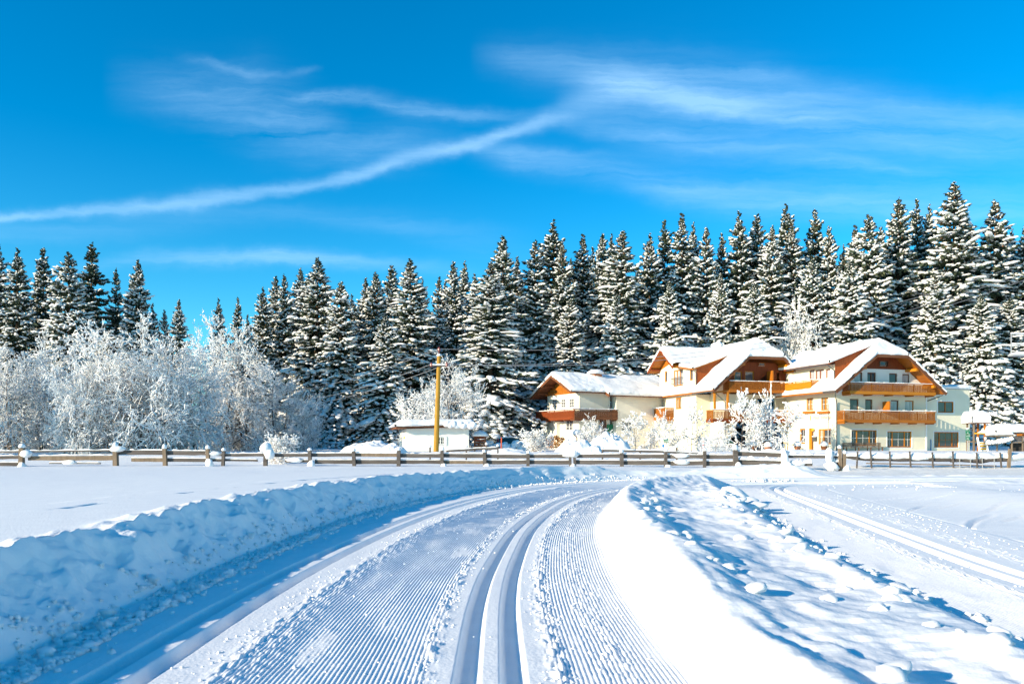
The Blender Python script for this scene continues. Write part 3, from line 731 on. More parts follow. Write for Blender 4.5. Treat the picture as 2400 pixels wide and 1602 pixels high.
def back_zone(q):
    for lim, z in ((300, 'at the left edge'), (700, 'at the left end of the main forest'), (850, 'left of the garden hut'), (1000, 'above the garden hut'), (1130, 'right of the yellow pole'), (1260, 'left of the chalet'), (1400, 'above the chalet roof'), (1530, 'above the gap between chalet and hotel'), (1650, 'above the orange dormer'), (1760, 'left above the middle gable'), (1880, 'right above the middle gable'), (2000, 'above the connecting roof'), (2130, 'above the right gable'), (2250, 'above the right eave of the hotel'), (2340, 'above the play tower')):
        if q < lim: return z
    return 'at the right edge'
# the rows behind, seen between and under the tips
SKY_ = sorted((a[0], a[1]) for a in LEFT + MID + RIGHT if a[1] < 700 or a[0] < 600)
sxs, sys_ = [a[0] for a in SKY_], [a[1] for a in SKY_]
for i, px in enumerate(list(range(600, 2420, 27)) + list(range(600, 2420, 41)) + list(range(-10, 340, 48))):
    q = px + rnd.uniform(-10, 10); row = 0 if i < 68 else 1
    py = max(np.interp([q - 25, q, q + 25], sxs, sys_)) + rnd.uniform(24, 90) + 20 * row
    top_at(q, py, rnd.uniform(127, 138) if q > 1200 else rnd.uniform(120, 130) if q > 590 else rnd.uniform(92, 98), rnd.uniform(95, 140), rnd.choice(SPR[:5] + SPR[6:] + DARK[1:]), 'back-row spruce half hidden behind the spruces ' + back_zone(q), 'back-row spruces ' + back_zone(q))
for i, px in enumerate(range(2445, 3000, 34)):
    top_at(px, rnd.uniform(480, 620), rnd.uniform(108, 132), rnd.uniform(150, 200), rnd.choice(SPR), 'spruce of the wood beyond the right edge of the picture', 'spruces beyond the right edge')
# trees left of and behind the camera's view that shade the left edge of the wood
for x, y, h in ((-43, 46, 13), (-48, 50, 14.5), (-52, 45, 14), (-46, 57, 13), (-56, 53, 15), (-60, 60, 16), (-51, 62, 14)):
    plant('spruce_tree', rnd.choice(SPR[:4]), x, y, h, h * .3, 'spruce of the wood beyond the left edge of the picture', 'tree', 'spruces beyond the left edge')

# frosted broad-leaved trees
FR = [leafless(201, 10, 1.2, 3, 5, snow=0.032, upright=.36, lumpy=.22, limbs=14), leafless(202, 10, 1.2, 2, 5, snow=0.030, upright=.22, lumpy=.14, limbs=14), leafless(203, 9, 1.2, 4, 5, snow=0.030, upright=.4, lumpy=.16, limbs=11), leafless(204, 10, 1.0, 3, 5, snow=0.012, upright=.5, lumpy=.03, limbs=10)]
FRUIT = [leafless(211, 4.6, 1.35, 1, 4, snow=0.034, upright=.55, low=.25, lumpy=.62, bark='twig', limbs=17, rmin=.011), leafless(212, 4.6, 1.3, 2, 4, snow=0.032, upright=.6, low=.2, lumpy=.58, bark='twig', limbs=14, rmin=.011)]
BUSH = leafless(221, 2.2, 1.2, 7, 4, snow=0.020, upright=.9, low=.2, lumpy=.35, bark='pale_twig', limbs=8)
def frosted(px, py_top, Y, w_px, proto, label, group, name='frosted_tree', cat='tree'):
    p = P(px, py_top, Y); return plant(name, proto, p.x, Y, p.z - ground(p.x, Y), w_px / FPX * Y, label, cat, group)
for px, py, Y, w, k, lab in [
 (20, 800, 60, 190, 1, 'frosted tree cut by the left picture edge, low and bluish'),
 (95, 770, 64, 200, 0, 'frosted tree between the left edge and the big dome-shaped one'),
 (185, 800, 58, 190, 2, 'low frosted tree at the left foot of the big dome-shaped one'),
 (312, 716, 60, 300, 0, 'biggest frosted tree, dome-shaped with a forked dark trunk'),
 (252, 770, 63, 200, 1, 'frosted tree merged into the left flank of the dome-shaped one'),
 (400, 800, 64, 170, 2, 'low frosted tree right of the dome-shaped one'),
 (452, 770, 66, 170, 0, 'frosted tree with fine twigs right below the sky gap'),
 (515, 716, 74, 230, 1, 'tall frosted tree with grey upright twigs in the sky gap'),
 (575, 810, 75, 190, 0, 'round frosted tree behind the fence post heaped with snow'),
 (650, 850, 76, 190, 1, 'bluish frosted tree against the dark forest edge'),
 (700, 900, 78, 130, 2, 'small bluish frosted tree, last one before the dark forest edge'),
 (1064, 822, 74, 165, 1, 'bare frosted tree with spreading white branches right behind the yellow pole'),
 (985, 880, 70, 130, 2, 'small bare frosted tree behind the middle of the hut roof'),
 (1226, 930, 106, 90, 2, 'bare frosted tree with bowed twigs beside the chalet gable'),
 (1878, 690, 108, 120, 0, 'pale pinkish frosted tree behind the connecting roof'),
 (2262, 770, 106, 130, 3, 'bluish bare tree in the shade above the play tower')]:
    frosted(px, py, Y, w, FR[k], lab, 'frosted broad-leaved trees')
for px, py, Y, w, k, lab in [
 (1404, 966, 80, 84, 1, 'small frosted garden tree in front of the chalet balcony'),
 (1490, 960, 72, 86, 0, 'frosted fruit tree with straight thin trunk before the grey chalet wall'),
 (1531, 978, 74, 52, 1, 'slim frosted fruit tree at the corner of the hotel annex'),
 (1571, 952, 71, 70, 1, 'bushy many-stemmed fruit tree right behind the small green sign'),
 (1620, 936, 73, 84, 0, 'frosted fruit tree with a dark trunk left of the parked van'),
 (1674, 972, 70, 54, 1, 'small forked fruit tree standing in front of the van'),
 (1738, 905, 72, 100, 0, 'tall frosted fruit tree at the nose of the van'),
 (1788, 896, 74, 108, 1, 'tallest fruit tree, beside the white flag pole'),
 (1846, 938, 72, 100, 0, 'rightmost fruit tree, before the hotel corner')]:
    frosted(px, py, Y, w, FRUIT[k], lab, 'frosted fruit trees before the houses', 'fruit_tree')
frosted(1262, 1000, 66, 82, BUSH, 'round pinkish frosted bush behind the fence left of the chalet', None, 'garden_bush', 'bush')
frosted(650, 1012, 45, 92, BUSH, 'white spiky frosted bush right behind the left fence', None, 'garden_bush', 'bush')
frosted(1378, 1003, 70, 50, BUSH, 'small frosted bush left of the ploughed snow heap', None, 'garden_bush', 'bush')

# ------------------------------------------------------------------ buildings
from mathutils.geometry import tessellate_polygon
M['plaster'] = noisy(mat('plaster', (0.83, 0.755, 0.58), 0.85, 0.15), (0.78, 0.705, 0.53), (0.6, 0.6, 0.9), bump=0.15, bscale=9, dist=0.01)
M['pale_plaster'] = noisy(mat('pale_plaster', (0.86, 0.835, 0.77), 0.85, 0.15), (0.82, 0.79, 0.72), (0.6, 0.6, 0.9), bump=0.15, bscale=9, dist=0.01)
M['white_paint'] = mat('white_paint', (0.80, 0.79, 0.76), 0.6)
M['orange_wood'] = noisy(mat('orange_wood', (0.42, 0.135, 0.010), 0.55, 0.3), (0.33, 0.098, 0.008), (1.2, 1.2, 9), lo=.3, hi=.7)
M['amber_wood'] = noisy(mat('amber_wood', (0.52, 0.195, 0.010), 0.5, 0.3), (0.44, 0.150, 0.008), (1.2, 1.2, 9), lo=.3, hi=.7)
M['red_wood'] = noisy(mat('red_wood', (0.235, 0.050, 0.010), 0.6, 0.25), (0.17, 0.034, 0.008), (9, 9, 1.0), lo=.3, hi=.7)
M['carved_wood'] = noisy(mat('carved_wood', (0.33, 0.110, 0.010), 0.6, 0.25), (0.22, 0.066, 0.008), (3, 3, 9), lo=.3, hi=.7)
M['dark_wood'] = noisy(mat('dark_wood', (0.20, 0.075, 0.030), 0.65, 0.25), (0.13, 0.046, 0.020), (2, 2, 7), lo=.3, hi=.7)
M['cheek_wood'] = noisy(mat('cheek_wood', (0.31, 0.072, 0.011), 0.6, 0.25), (0.23, 0.050, 0.009), (9, 9, 1.0), lo=.3, hi=.7)
M['grey_wood'] = noisy(mat('grey_wood', (0.140, 0.122, 0.112), 0.9, 0.1), (0.072, 0.062, 0.057), (1.2, 4, 14), detail=6, lo=.3, hi=.7, bump=.4, dist=.01)
M['brown_wood'] = noisy(mat('brown_wood', (0.235, 0.178, 0.130), 0.85, 0.1), (0.15, 0.112, 0.080), (6, 6, 1.5), detail=6, lo=.3, hi=.7)
M['metal'] = mat('metal', (0.10, 0.105, 0.11), 0.45, 0.5, 0.4)
M['zinc'] = mat('zinc', (0.42, 0.43, 0.44), 0.5, 0.5, 0.3)
M['green_paint'] = mat('green_paint', (0.012, 0.16, 0.075), 0.5)
M['yellow'] = mat('yellow', (0.62, 0.34, 0.012), 0.5)
M['brick'] = noisy(mat('brick', (0.42, 0.17, 0.075), 0.9), (0.30, 0.11, 0.05), (6, 6, 10))
M['curtain'] = mat('curtain', (0.70, 0.68, 0.64), 0.9, 0.1)
M['room'] = mat('room', (0.045, 0.04, 0.036), 0.9, 0.1)
gm = mat('glass', (0.055, 0.062, 0.075), 0.06, 0.6)
M['glass'] = noisy(gm, (0.11, 0.115, 0.125), (0.9, 0.9, 0.55), detail=4, lo=.5, hi=.72)
M['warm_glass'] = noisy(mat('warm_glass', (0.34, 0.27, 0.17), 0.08, 0.6), (0.07, 0.055, 0.045), (2.2, 2.2, 0.6), lo=.45, hi=.62)
M['curtained_glass'] = noisy(mat('curtained_glass', (0.52, 0.52, 0.52), 0.10, 0.6), (0.30, 0.31, 0.34), (5, 5, 0.6), lo=.4, hi=.6)

def lettering(tx, parent):
    t = bpy.data.objects.new('lettering', tx); C.objects.link(t); dg = bpy.context.evaluated_depsgraph_get()
    me = bpy.data.meshes.new_from_object(t.evaluated_get(dg)); me.name = 'lettering'
    bpy.data.objects.remove(t)
    o = add('lettering', me, parent); tag(o, kind='stuff'); return o
class Frame:
    """plan axes of a building: u along its front, v into it; pixels of the photograph are read off its planes"""
    def __init__(s, px, Y, deg, z0):
        s.O = Vector(((px - CX) / FPX * Y, Y, 0)); a = math.radians(deg); s.a = a; s.z0 = z0
        s.e1 = Vector((math.cos(a), math.sin(a), 0)); s.e2 = Vector((-math.sin(a), math.cos(a), 0))
    def root(s, name, label, cat, group=None):
        r = empty(name, (s.O.x, s.O.y, s.z0)); r.rotation_euler = (0, 0, s.a); s.r = r
        return tag(r, label, cat, group)
    def onv(s, px, py, v):
        d = Vector(((px - CX) / FPX, 1, 0)); t = (v + s.O.dot(s.e2)) / d.dot(s.e2)
        return d.dot(s.e1) * t - s.O.dot(s.e1), EYE + (HORIZON - py) / FPX * t
    def onu(s, px, py, u):
        d = Vector(((px - CX) / FPX, 1, 0)); t = (u + s.O.dot(s.e1)) / d.dot(s.e1)
        return d.dot(s.e2) * t - s.O.dot(s.e2), EYE + (HORIZON - py) / FPX * t
    def part(s, mb, name, m, parent=None, smooth=False):
        """a part of the root (heights in mb are world heights) or a sub-part of a part"""
        if parent is None: return mb.build(name, m, s.r, smooth, (0, 0, -s.z0))
        return mb.build(name, m, parent, smooth)
class Plane:
    """an upright wall plane: kind 'v' (parallel to the front) or 'u' (a side wall facing left)"""
    def __init__(s, fr, kind, c): s.fr, s.k, s.c = fr, kind, c
    def px(s, px, py): return s.fr.onv(px, py, s.c) if s.k == 'v' else s.fr.onu(px, py, s.c)
    def to3(s, a, z, out=0.0): return Vector((a, s.c - out, z)) if s.k == 'v' else Vector((s.c - out, a, z))
    def rect(s, x0, y0, x1, y1):
        a, b = s.px(x0, y0), s.px(x1, y1)
        return min(a[0], b[0]), min(a[1], b[1]), max(a[0], b[0]), max(a[1], b[1])
    def slab(s, mb, a0, z0, a1, z1, o0, o1):
        mb.hexa([s.to3(a0, z0, o1), s.to3(a1, z0, o1), s.to3(a1, z0, o0), s.to3(a0, z0, o0), s.to3(a0, z1, o1), s.to3(a1, z1, o1), s.to3(a1, z1, o0), s.to3(a0, z1, o0)])
def wall(pl, poly, holes=(), m='plaster', depth=0.16, name='wall'):
    """plaster wall with real openings and reveals"""
    loops = [[Vector((a, z, 0)) for a, z in poly]] + [[Vector(q + (0,)) for q in ((h[0], h[1]), (h[0], h[3]), (h[2], h[3]), (h[2], h[1]))] for h in holes]
    flat = [p for l in loops for p in l]
    mb = MB(); mb.add([pl.to3(p.x, p.y) for p in flat], [tuple(t) for t in tessellate_polygon(loops)])
    for h in holes:
        c = [(h[0], h[1]), (h[2], h[1]), (h[2], h[3]), (h[0], h[3])]
        v = [pl.to3(a, z) for a, z in c] + [pl.to3(a, z, -depth) for a, z in c]
        mb.add(v, [(i, (i + 1) % 4, 4 + (i + 1) % 4, 4 + i) for i in range(4)])
    return pl.fr.part(mb, name, M[m])
def window(pl, h, bars=(1,), cross=(), fm='amber_wood', gm='glass', fw=0.075, trim=None, sill=None, depth=0.12, name='window', shade=None):
    """window set back in the opening h: casing > frame, panes; bars: shares of the width of each light; cross: heights of thin glazing bars"""
    a0, z0, a1, z1 = h; mb = MB()
    if trim:                                             # painted surround, 2 cm proud of the wall
        t = 0.10
        for q in ((a0 - t, z0 - t, a0, z1 + t), (a1, z0 - t, a1 + t, z1 + t), (a0, z1, a1, z1 + t), (a0, z0 - t, a1, z0)): pl.slab(mb, *q, 0.0, 0.02)
        root = pl.fr.part(mb, name, M[trim])
    else:
        pl.slab(mb, a0 + .002, z0 + .002, a1 - .002, z0 + 0.03, -depth - .02, 0.02); root = pl.fr.part(mb, name, M[sill or 'zinc'])
    f = MB(); tot = sum(bars); x = a0; e = 0.003
    edges = [a0]
    for b in bars: x += (a1 - a0) * b / tot; edges.append(x)
    for i, x in enumerate(edges):
        w0, w1 = (x + e, x + fw) if i == 0 else (x - fw, x - e) if i == len(bars) else (x - fw * .6, x + fw * .6)
        pl.slab(f, w0, z0 + .032, w1, z1 - e, -depth, -depth + .06)
    for z_, s_ in ((z0 + .032, 1), (z1 - e, -1)): 
        pl.slab(f, a0 + fw, min(z_, z_ + s_ * fw), a1 - fw, max(z_, z_ + s_ * fw), -depth + .003, -depth + .055)
    pl.fr.part(f, 'frame', M[fm], root)
    if cross:
        c = MB()
        for k in cross: pl.slab(c, a0 + fw, z0 + (z1 - z0) * k - .018, a1 - fw, z0 + (z1 - z0) * k + .018, -depth + .006, -depth + .03)
        for i in range(len(edges) - 1):
            xm = (edges[i] + edges[i + 1]) / 2
            pl.slab(c, xm - .015, z0 + fw, xm + .015, z1 - fw, -depth + .009, -depth + .027)
        pl.fr.part(c, 'glazing_bar', M[fm if fm != 'amber_wood' else 'white_paint'], root)
    for i in range(len(edges) - 1):
        p = MB(); g = gm if isinstance(gm, str) else gm[i % len(gm)]
        pl.slab(p, edges[i] + fw * .5, z0 + .05, edges[i + 1] - fw * .5, z1 - .04, -depth - .02, -depth + .012)
        pl.fr.part(p, 'pane', M[g], root)
    return root
def balcony(pl, a0, a1, zf, zt, out, m='orange_wood', bm=None, ends=(True, True), slat=0.105, gap=0.055, snow=True, solid=False, step=None):
    """timber balcony: floor, bottom board, handrail, slats with gaps, snow on the rail"""
    bm = bm or m
    fl = MB(); pl.slab(fl, a0, zf, a1, zf + .10, 0.002, out - .08)
    n = max(2, int((a1 - a0) / 2.2))
    for i in range(n + 1):
        a = a0 + .12 + (a1 - a0 - .24) * i / n; pl.slab(fl, a - .07, zf - .16, a + .07, zf - .003, 0.002, out - .12)
    root = pl.fr.part(fl, 'balcony', M[m])
    b = MB(); pl.slab(b, a0 - .02, zf - .05, a1 + .02, zf + .26, out - .075, out)
    for k, a in enumerate((a0, a1 - .06)):
        if ends[k]: pl.slab(b, a, zf - .05, a + .06, zf + .26, 0.003, out - .08)
    pl.fr.part(b, 'bottom_board', M[bm], root)
    h = MB(); pl.slab(h, a0 - .06, zt - .07, a1 + .06, zt, out - .12, out + .06); pl.slab(h, a0, zt - .20, a1, zt - .13, out - .07, out - .005)
    for k, a in enumerate((a0, a1 - .07)):
        if ends[k]: pl.slab(h, a, zt - .068, a + .07, zt - .003, 0.003, out - .125)
    for i in range(n + 1):
        a = a0 + .05 + (a1 - a0 - .1) * i / n; pl.slab(h, a - .05, zf + .10, a + .05, zt - .07, out - .125, out - .075)
    pl.fr.part(h, 'handrail', M[m], root)
    s = MB(); a = a0 + .02; i = 0
    while a < a1 - slat * .6:
        w = slat if not solid else slat + gap - .006
        if solid or True:
            pl.slab(s, a, zf + .255, a + w, zt - .21, out - .055 - .004 * (i % 2), out - .02 - .004 * (i % 2))
        a += slat + gap; i += 1
    for k, aa in enumerate((a0 + .01, a1 - .04)):
        if not ends[k]: continue
        o = .10
        while o < out - .2: pl.slab(s, aa, zf + .255, aa + .03, zt - .075, o, o + slat); o += slat + gap
    tag(pl.fr.part(s, 'baluster', M['carved_wood'] if m == 'orange_wood' else M[m], root), kind='stuff')
    if snow:
        q = MB(); a = a0
        while a < a1:
            w = min(0.5, a1 - a); pl.slab(q, a, zt + .001, a + w, zt + rnd.uniform(.05, .10), out - .11, out + .05); a += w
        pl.fr.part(q, 'snow', M['roof_snow'], root)
    return root
def snow_patch(mb, p00, p10, p11, p01, free=(1, 1, 1, 1), T=0.35, nu=22, nv=14, ov=0.10, seed=0, ridge=0.42, edge=0.72):
    """snow lying on a roof face. corners: eave left, eave right, top right, top left; free: bottom, right, top, left edges that hang loose"""
    p00, p10, p11, p01 = map(Vector, (p00, p10, p11, p01))
    S, T_ = np.meshgrid(np.linspace(0, 1, nu), np.linspace(0, 1, nv), indexing='ij')
    def bil(s, t): return (1 - s)[..., None] * ((1 - t)[..., None] * np.array(p00) + t[..., None] * np.array(p01)) + s[..., None] * ((1 - t)[..., None] * np.array(p10) + t[..., None] * np.array(p11))
    B = bil(S, T_)
    wu = ((p10 - p00).length + (p11 - p01).length) / 2; wv = ((p01 - p00).length + (p11 - p10).length) / 2
    dist = np.full(S.shape, 9.0)
    for f_, d in zip(free, (T_ * wv, (1 - S) * wu, (1 - T_) * wv, S * wu)):
        if f_: dist = np.minimum(dist, d)
    prof = edge + (1 - edge) * np.sqrt(1 - (1 - np.clip(dist / .45, 0, 1)) ** 2)
    nz = fbm(B[..., 0] * .55 + seed, B[..., 1] * .55 + B[..., 2] * .4, 3, seed) * ridge + fbm(B[..., 0] * 2.2, B[..., 1] * 2.2 + B[..., 2] * 2, 2, seed + 3) * .18
    top = B.copy(); top[..., 2] += T * prof * (1 + nz)
    base = len(mb.v); mb.v += [tuple(p) for p in top.reshape(-1, 3)]
    idx = lambda i, j: base + i * nv + j
    for i in range(nu - 1):
        for j in range(nv - 1): mb.f.append((idx(i, j), idx(i + 1, j), idx(i + 1, j + 1), idx(i, j + 1)))
    ctr = B.reshape(-1, 3).mean(0)
    sides = [([(i, 0) for i in range(nu)], np.array(p00 - p01)), ([(nu - 1, j) for j in range(nv)], np.array(p10 - p00)), ([(i, nv - 1) for i in range(nu)], np.array(p01 - p00)), ([(0, j) for j in range(nv)], np.array(p00 - p10))]
    for f_, (line, o) in zip(free, sides):
        if not f_: continue
        o = np.array([o[0], o[1], 0.0]); o = o / (np.linalg.norm(o) + 1e-9)
        rows = [[idx(i, j) for i, j in line]]
        for k, (hf, bo) in enumerate(((.72, 1.0), (.35, 1.0), (0.02, .55), (-.02, -.6))):
            row = []
            for i, j in line:
                w = bo * (ov + .26 * float(vn(B[i, j, 0] * 3.3 + k, B[i, j, 1] * 3.3 + B[i, j, 2] * 2.7, seed + 9)))
                z = B[i, j, 2] + (top[i, j, 2] - B[i, j, 2]) * hf - (0.05 * max(0, float(vn(B[i, j, 0] * 4, B[i, j, 1] * 4, seed + 5))) if hf < .1 else 0)
                row.append(len(mb.v)); mb.v.append((B[i, j, 0] + o[0] * w, B[i, j, 1] + o[1] * w, z))
            rows.append(row)
        for r0, r1 in zip(rows[:-1], rows[1:]):
            for i in range(len(r0) - 1): mb.f.append((r0[i], r0[i + 1], r1[i + 1], r1[i]))
def roof_slab(mb, poly, t=0.16):
    mb.prism([Vector(p) - Vector((0, 0, t)) for p in poly], (0, 0, t))

# ---------------------------------------------- the hotel
H = Frame(1961, 80, 16, 0.34)
hotel = H.root('hotel', 'large cream hotel with orange timber gables, carved balconies and thick snow on its roofs', 'hotel')
ZB = 0.1
RF, RL = Plane(H, 'v', 0.0), Plane(H, 'u', 0.0)                    # right gable: front and left wall
LF, LL = Plane(H, 'v', 8.4), Plane(H, 'u', -8.9)                   # middle gable: front and left wall
def rz(u): return 11.50 - 0.775 * abs(u - 5.3)                     # roof faces of the two gables
def lz(u): return 12.30 - 0.86 * abs(u + 3.55)
# right gable, front wall and windows
hw = {}
g1 = RF.rect(1996, 1007, 2055, 1045); g2 = RF.rect(2079.5, 1010, 2137, 1048)
s2 = [RF.rect(1992, 934, 2012.5, 966), RF.rect(2028, 935, 2045, 966), RF.rect(2088, 937, 2106, 966), RF.rect(2121, 938, 2142, 966)]
s3 = [RF.rect(2003, 872, 2021, 897), RF.rect(2033, 872, 2053, 897), RF.rect(2084, 874, 2103, 899), RF.rect(2115, 876, 2132, 899)]
wall(RF, [(0, ZB), (11.06, ZB), (11.06, 6.05), (0, 6.05)], [g1, g2] + s2, depth=.2)
zc = 8.86
wall(RF, [(0, 6.055), (11.06, 6.055), (11.06, rz(11.06) - .2), (8.42, zc), (2.18, zc), (0, rz(0) - .2)], s3, 'pale_plaster', depth=.2)
clad = MB(); u = 2.2
while u < 8.4:                                                      # upright boards of the gable top
    w = min(.19, 8.4 - u); zt = min(rz(u), rz(u + w)) - .17
    if not (H.onv(2060, 845, 0)[0] - .15 < u < H.onv(2077, 845, 0)[0] + .05): RF.slab(clad, u, zc - .10, u + w - .012, zt, .004, .045)
    else:
        RF.slab(clad, u, zc - .10, u + w - .012, 9.05, .004, .045); RF.slab(clad, u, 9.58, u + w - .012, zt, .004, .045)
    u += .19
tag(H.part(clad, 'cladding_board', M['red_wood']), kind='stuff')
vw = RF.rect(2061, 841, 2076, 852); vw = (vw[0], 9.07, vw[2], 9.56)
window(RF, vw, (1,), (), 'brown_wood', 'glass', depth=-.03)
for h in (g1, g2): window(RF, h, (.23, .50, .27), (.5,), 'amber_wood', 'glass', .09, 'white_paint', depth=.15)
for i, h in enumerate(s2): window(RF, h, (1,), (), 'dark_wood' if i != 3 else 'amber_wood', ('glass', 'glass', 'curtained_glass', 'curtained_glass')[i] if i > 1 else 'glass', .09, depth=.15, name='balcony_door')
for i, h in enumerate(s3): window(RF, h, (1,) if i != 1 else (1, 1), (), 'dark_wood', ('curtained_glass', 'glass', 'glass', 'curtained_glass')[i], .09, depth=.15, name='balcony_door')
for (x0, x1, y0, y1, pm) in ((2068, 2080, 941, 966, 'red_wood'),):   # timber screen between two doors
    a0, z0, a1, z1 = RF.rect(x0, y0, x1, y1); mb = MB(); RF.slab(mb, a0, z0, a0 + .10, z1, .02, 1.0); H.part(mb, 'privacy_screen', M['orange_wood'])
b1 = H.onv(1979, 962, -1.2)[0]; b1r = H.onv(2177, 967, -1.2)[0]
balcony(RF, -0.05, 11.0, 3.28, 4.42, 1.25, 'orange_wood', 'orange_wood')
balcony(RF, 0.6, 11.0, 6.12, 7.22, 1.25, 'orange_wood', 'amber_wood')
mb = MB()
for z0, z1 in ((0.35, 3.2), (3.6, 6.0)): RF.slab(mb, 10.90, z0, 11.07, z1, .003, .05)
H.part(mb, 'corner_trim', M['white_paint'])
# right gable, left side wall: door, windows, small amber balcony
lw = [RL.rect(1890, 933, 1906, 961), RL.rect(1924, 932, 1941, 961)]
gw = RL.rect(1918, 1005, 1947, 1041); gw2 = RL.rect(1874, 1004, 1887, 1040); dr_ = RL.rect(1896, 1003, 1907, 1056)
uw = [RL.rect(1897, 867, 1909, 897), RL.rect(1911, 867, 1931, 897), RL.rect(1935, 865, 1946, 896)]
dr_ = (dr_[0], ZB + .15, dr_[2], dr_[3])
wall(RL, [(0, ZB), (8.4, ZB), (8.4, 9.15), (0.25, 9.15), (0.25, rz(0) - .2), (0, rz(0) - .2)], lw + [gw, gw2, dr_] + uw, depth=.22)
for h in lw: window(RL, h, (1, 1), (.5,), 'amber_wood', 'warm_glass', .10, depth=.16)
for h in lw:                                                        # flower boxes under the two windows
    mb = MB(); RL.slab(mb, h[0] - .35, h[1] - .30, h[2] + .25, h[1] - .08, .02, .30); H.part(mb, 'flower_box', M['orange_wood'])
window(RL, gw, (.62, .38), (.5,), 'amber_wood', ('glass', 'warm_glass'), .12, depth=.16)
window(RL, gw2, (1,), (.5,), 'amber_wood', 'glass', .12, depth=.16)
for h in uw: window(RL, h, (1, 1) if h is uw[1] else (1,), (), 'red_wood', 'curtained_glass', .10, depth=.16)
d = MB(); RL.slab(d, dr_[0] + .02, dr_[1], dr_[2] - .45, dr_[3] - .02, -.18, -.13); dd = H.part(d, 'door', M['glass'])
f = MB(); RL.slab(f, dr_[2] - .42, dr_[1], dr_[2] - .01, dr_[3] - .01, -.19, -.02); RL.slab(f, dr_[0] + .01, dr_[3] - .16, dr_[2] - .43, dr_[3] - .01, -.12, -.02); H.part(f, 'frame', M['amber_wood'], dd)
hd = MB(); RL.slab(hd, dr_[0] + .1, 1.25, dr_[0] + .14, 1.6, -.125, -.08); H.part(hd, 'handle', M['metal'], dd)
lb = RL.rect(1908, 1023, 1916, 1033); mb = MB(); RL.slab(mb, *lb, .02, .22); lbx = H.part(mb, 'letterbox', M['metal']); mb = MB(); RL.slab(mb, lb[0] - .02, lb[3] + .002, lb[2] + .02, lb[3] + .08, .01, .25); H.part(mb, 'snow', M['roof_snow'], lbx)
a, z = RL.px(1909.5, 1007); mb = MB(); mb.blob(RL.to3(a, z, .25), (.14, .14, .17), 3); mb.bar(RL.to3(a, z + .15, 0), RL.to3(a, z + .15, .3), .03, .03); H.part(mb, 'wreath', M['yellow'])
balcony(RL, 2.55, 7.9, 6.62, 7.72, 1.15, 'amber_wood', solid=True, ends=(True, False))
mb = MB(); mb.tube([RL.to3(1.2, 5.2, .06), RL.to3(1.2, 0.4, .06)], .03, 5); H.part(mb, 'conduit', M['zinc'])
# lettering painted on the wall
tx = bpy.data.curves.new('lettering', 'FONT'); tx.body = 'Haus  Johanna'; tx.size = 0.52; tx.extrude = 0.004
to = lettering(tx, hotel)
aL, zL = RL.px(1905, 982); to.location = RL.to3(aL, zL - H.z0, .012); to.rotation_euler = (math.pi / 2, 0, -math.pi / 2); to.data.materials.clear(); to.data.materials.append(mat('faded_red', (0.50, 0.24, 0.17), 0.9, 0.1))
mb = MB()
for px, py in ((1900, 977), (1900, 981)): a, z = RL.px(px, py); RL.slab(mb, a - .06, z - .15, a + .06, z + .15, .004, .02)
H.part(mb, 'wall_ornament', M['yellow'])
mb = MB(); a, z = RL.px(1942, 981); mb.tube([RL.to3(a, z + .3, .02), RL.to3(a - .15, z, .02), RL.to3(a + .1, z - .35, .02)], .04, 4); H.part(mb, 'wall_ornament', M['metal'])
# right gable roof
VO, VB = -1.65, 13.5
roof = MB(); uh0, uh1 = 3.38, 7.22
for sgn in (-1, 1):
    ue = 5.3 + sgn * 6.62; uh = uh0 if sgn < 0 else uh1
    roof_slab(roof, [(ue, VO, rz(ue)), (uh, VO, rz(uh)), (5.3, 0.2, rz(5.3)), (5.3, VB, rz(5.3)), (ue, VB, rz(ue))])
roof_slab(roof, [(uh0 + .02, VO, rz(uh0)), (uh1 - .02, VO, rz(uh1)), (5.3, 0.18, rz(5.3))], .14)
rr = H.part(roof, 'roof', M['orange_wood'])
bb = MB()
for sgn in (-1, 1):
    ue = 5.3 + sgn * 6.66; uh = uh0 if sgn < 0 else uh1
    bb.bar((ue, VO - .03, rz(ue) - .12), (uh, VO - .03, rz(uh) - .12), .06, .34)
bb.bar((uh0, VO - .03, rz(uh0) - .12), (uh1, VO - .03, rz(uh1) - .12), .06, .30)
H.part(bb, 'bargeboard', M['dark_wood'], rr)
bm_ = MB()
for u_, zz in ((2.2, rz(2.2) - .42), (8.45, rz(8.45) - .42), (0.15, rz(.15) - .4), (10.6, rz(10.6) - .42)): bm_.bar((u_, VO + .12, zz), (u_, 0.3, zz), .26, .28)
H.part(bm_, 'purlin', M['amber_wood'], rr)
sn = MB()
NV = 16
ul, ur = 5.3 - 6.62, 5.3 + 6.62
snow_patch(sn, (ul, VO, rz(ul)), (ul, .25, rz(ul)), (5.3, .25, rz(5.3)), (uh0, VO, rz(uh0)), (1, 0, 0, 1), .42, 8, 22, seed=1)
snow_patch(sn, (ul, .25, rz(ul)), (ul, VB, rz(ul)), (5.3, VB, rz(5.3)), (5.3, .25, rz(5.3)), (1, 1, 0, 0), .42, 22, 22, seed=1)
snow_patch(sn, (ur, .25, rz(ur)), (ur, VO, rz(ur)), (uh1, VO, rz(uh1)), (5.3, .25, rz(5.3)), (1, 1, 0, 0), .42, 8, 22, seed=1)
snow_patch(sn, (ur, VB, rz(ur)), (ur, .25, rz(ur)), (5.3, .25, rz(5.3)), (5.3, VB, rz(5.3)), (1, 0, 0, 1), .42, 22, 22, seed=1)
snow_patch(sn, (uh0, VO, rz(uh0)), (uh1, VO, rz(uh1)), (5.31, .25, rz(5.3)), (5.29, .25, rz(5.3)), (1, 0, 0, 0), .42, 16, 14, seed=1)
H.part(sn, 'snow', M['roof_snow'], rr, True)
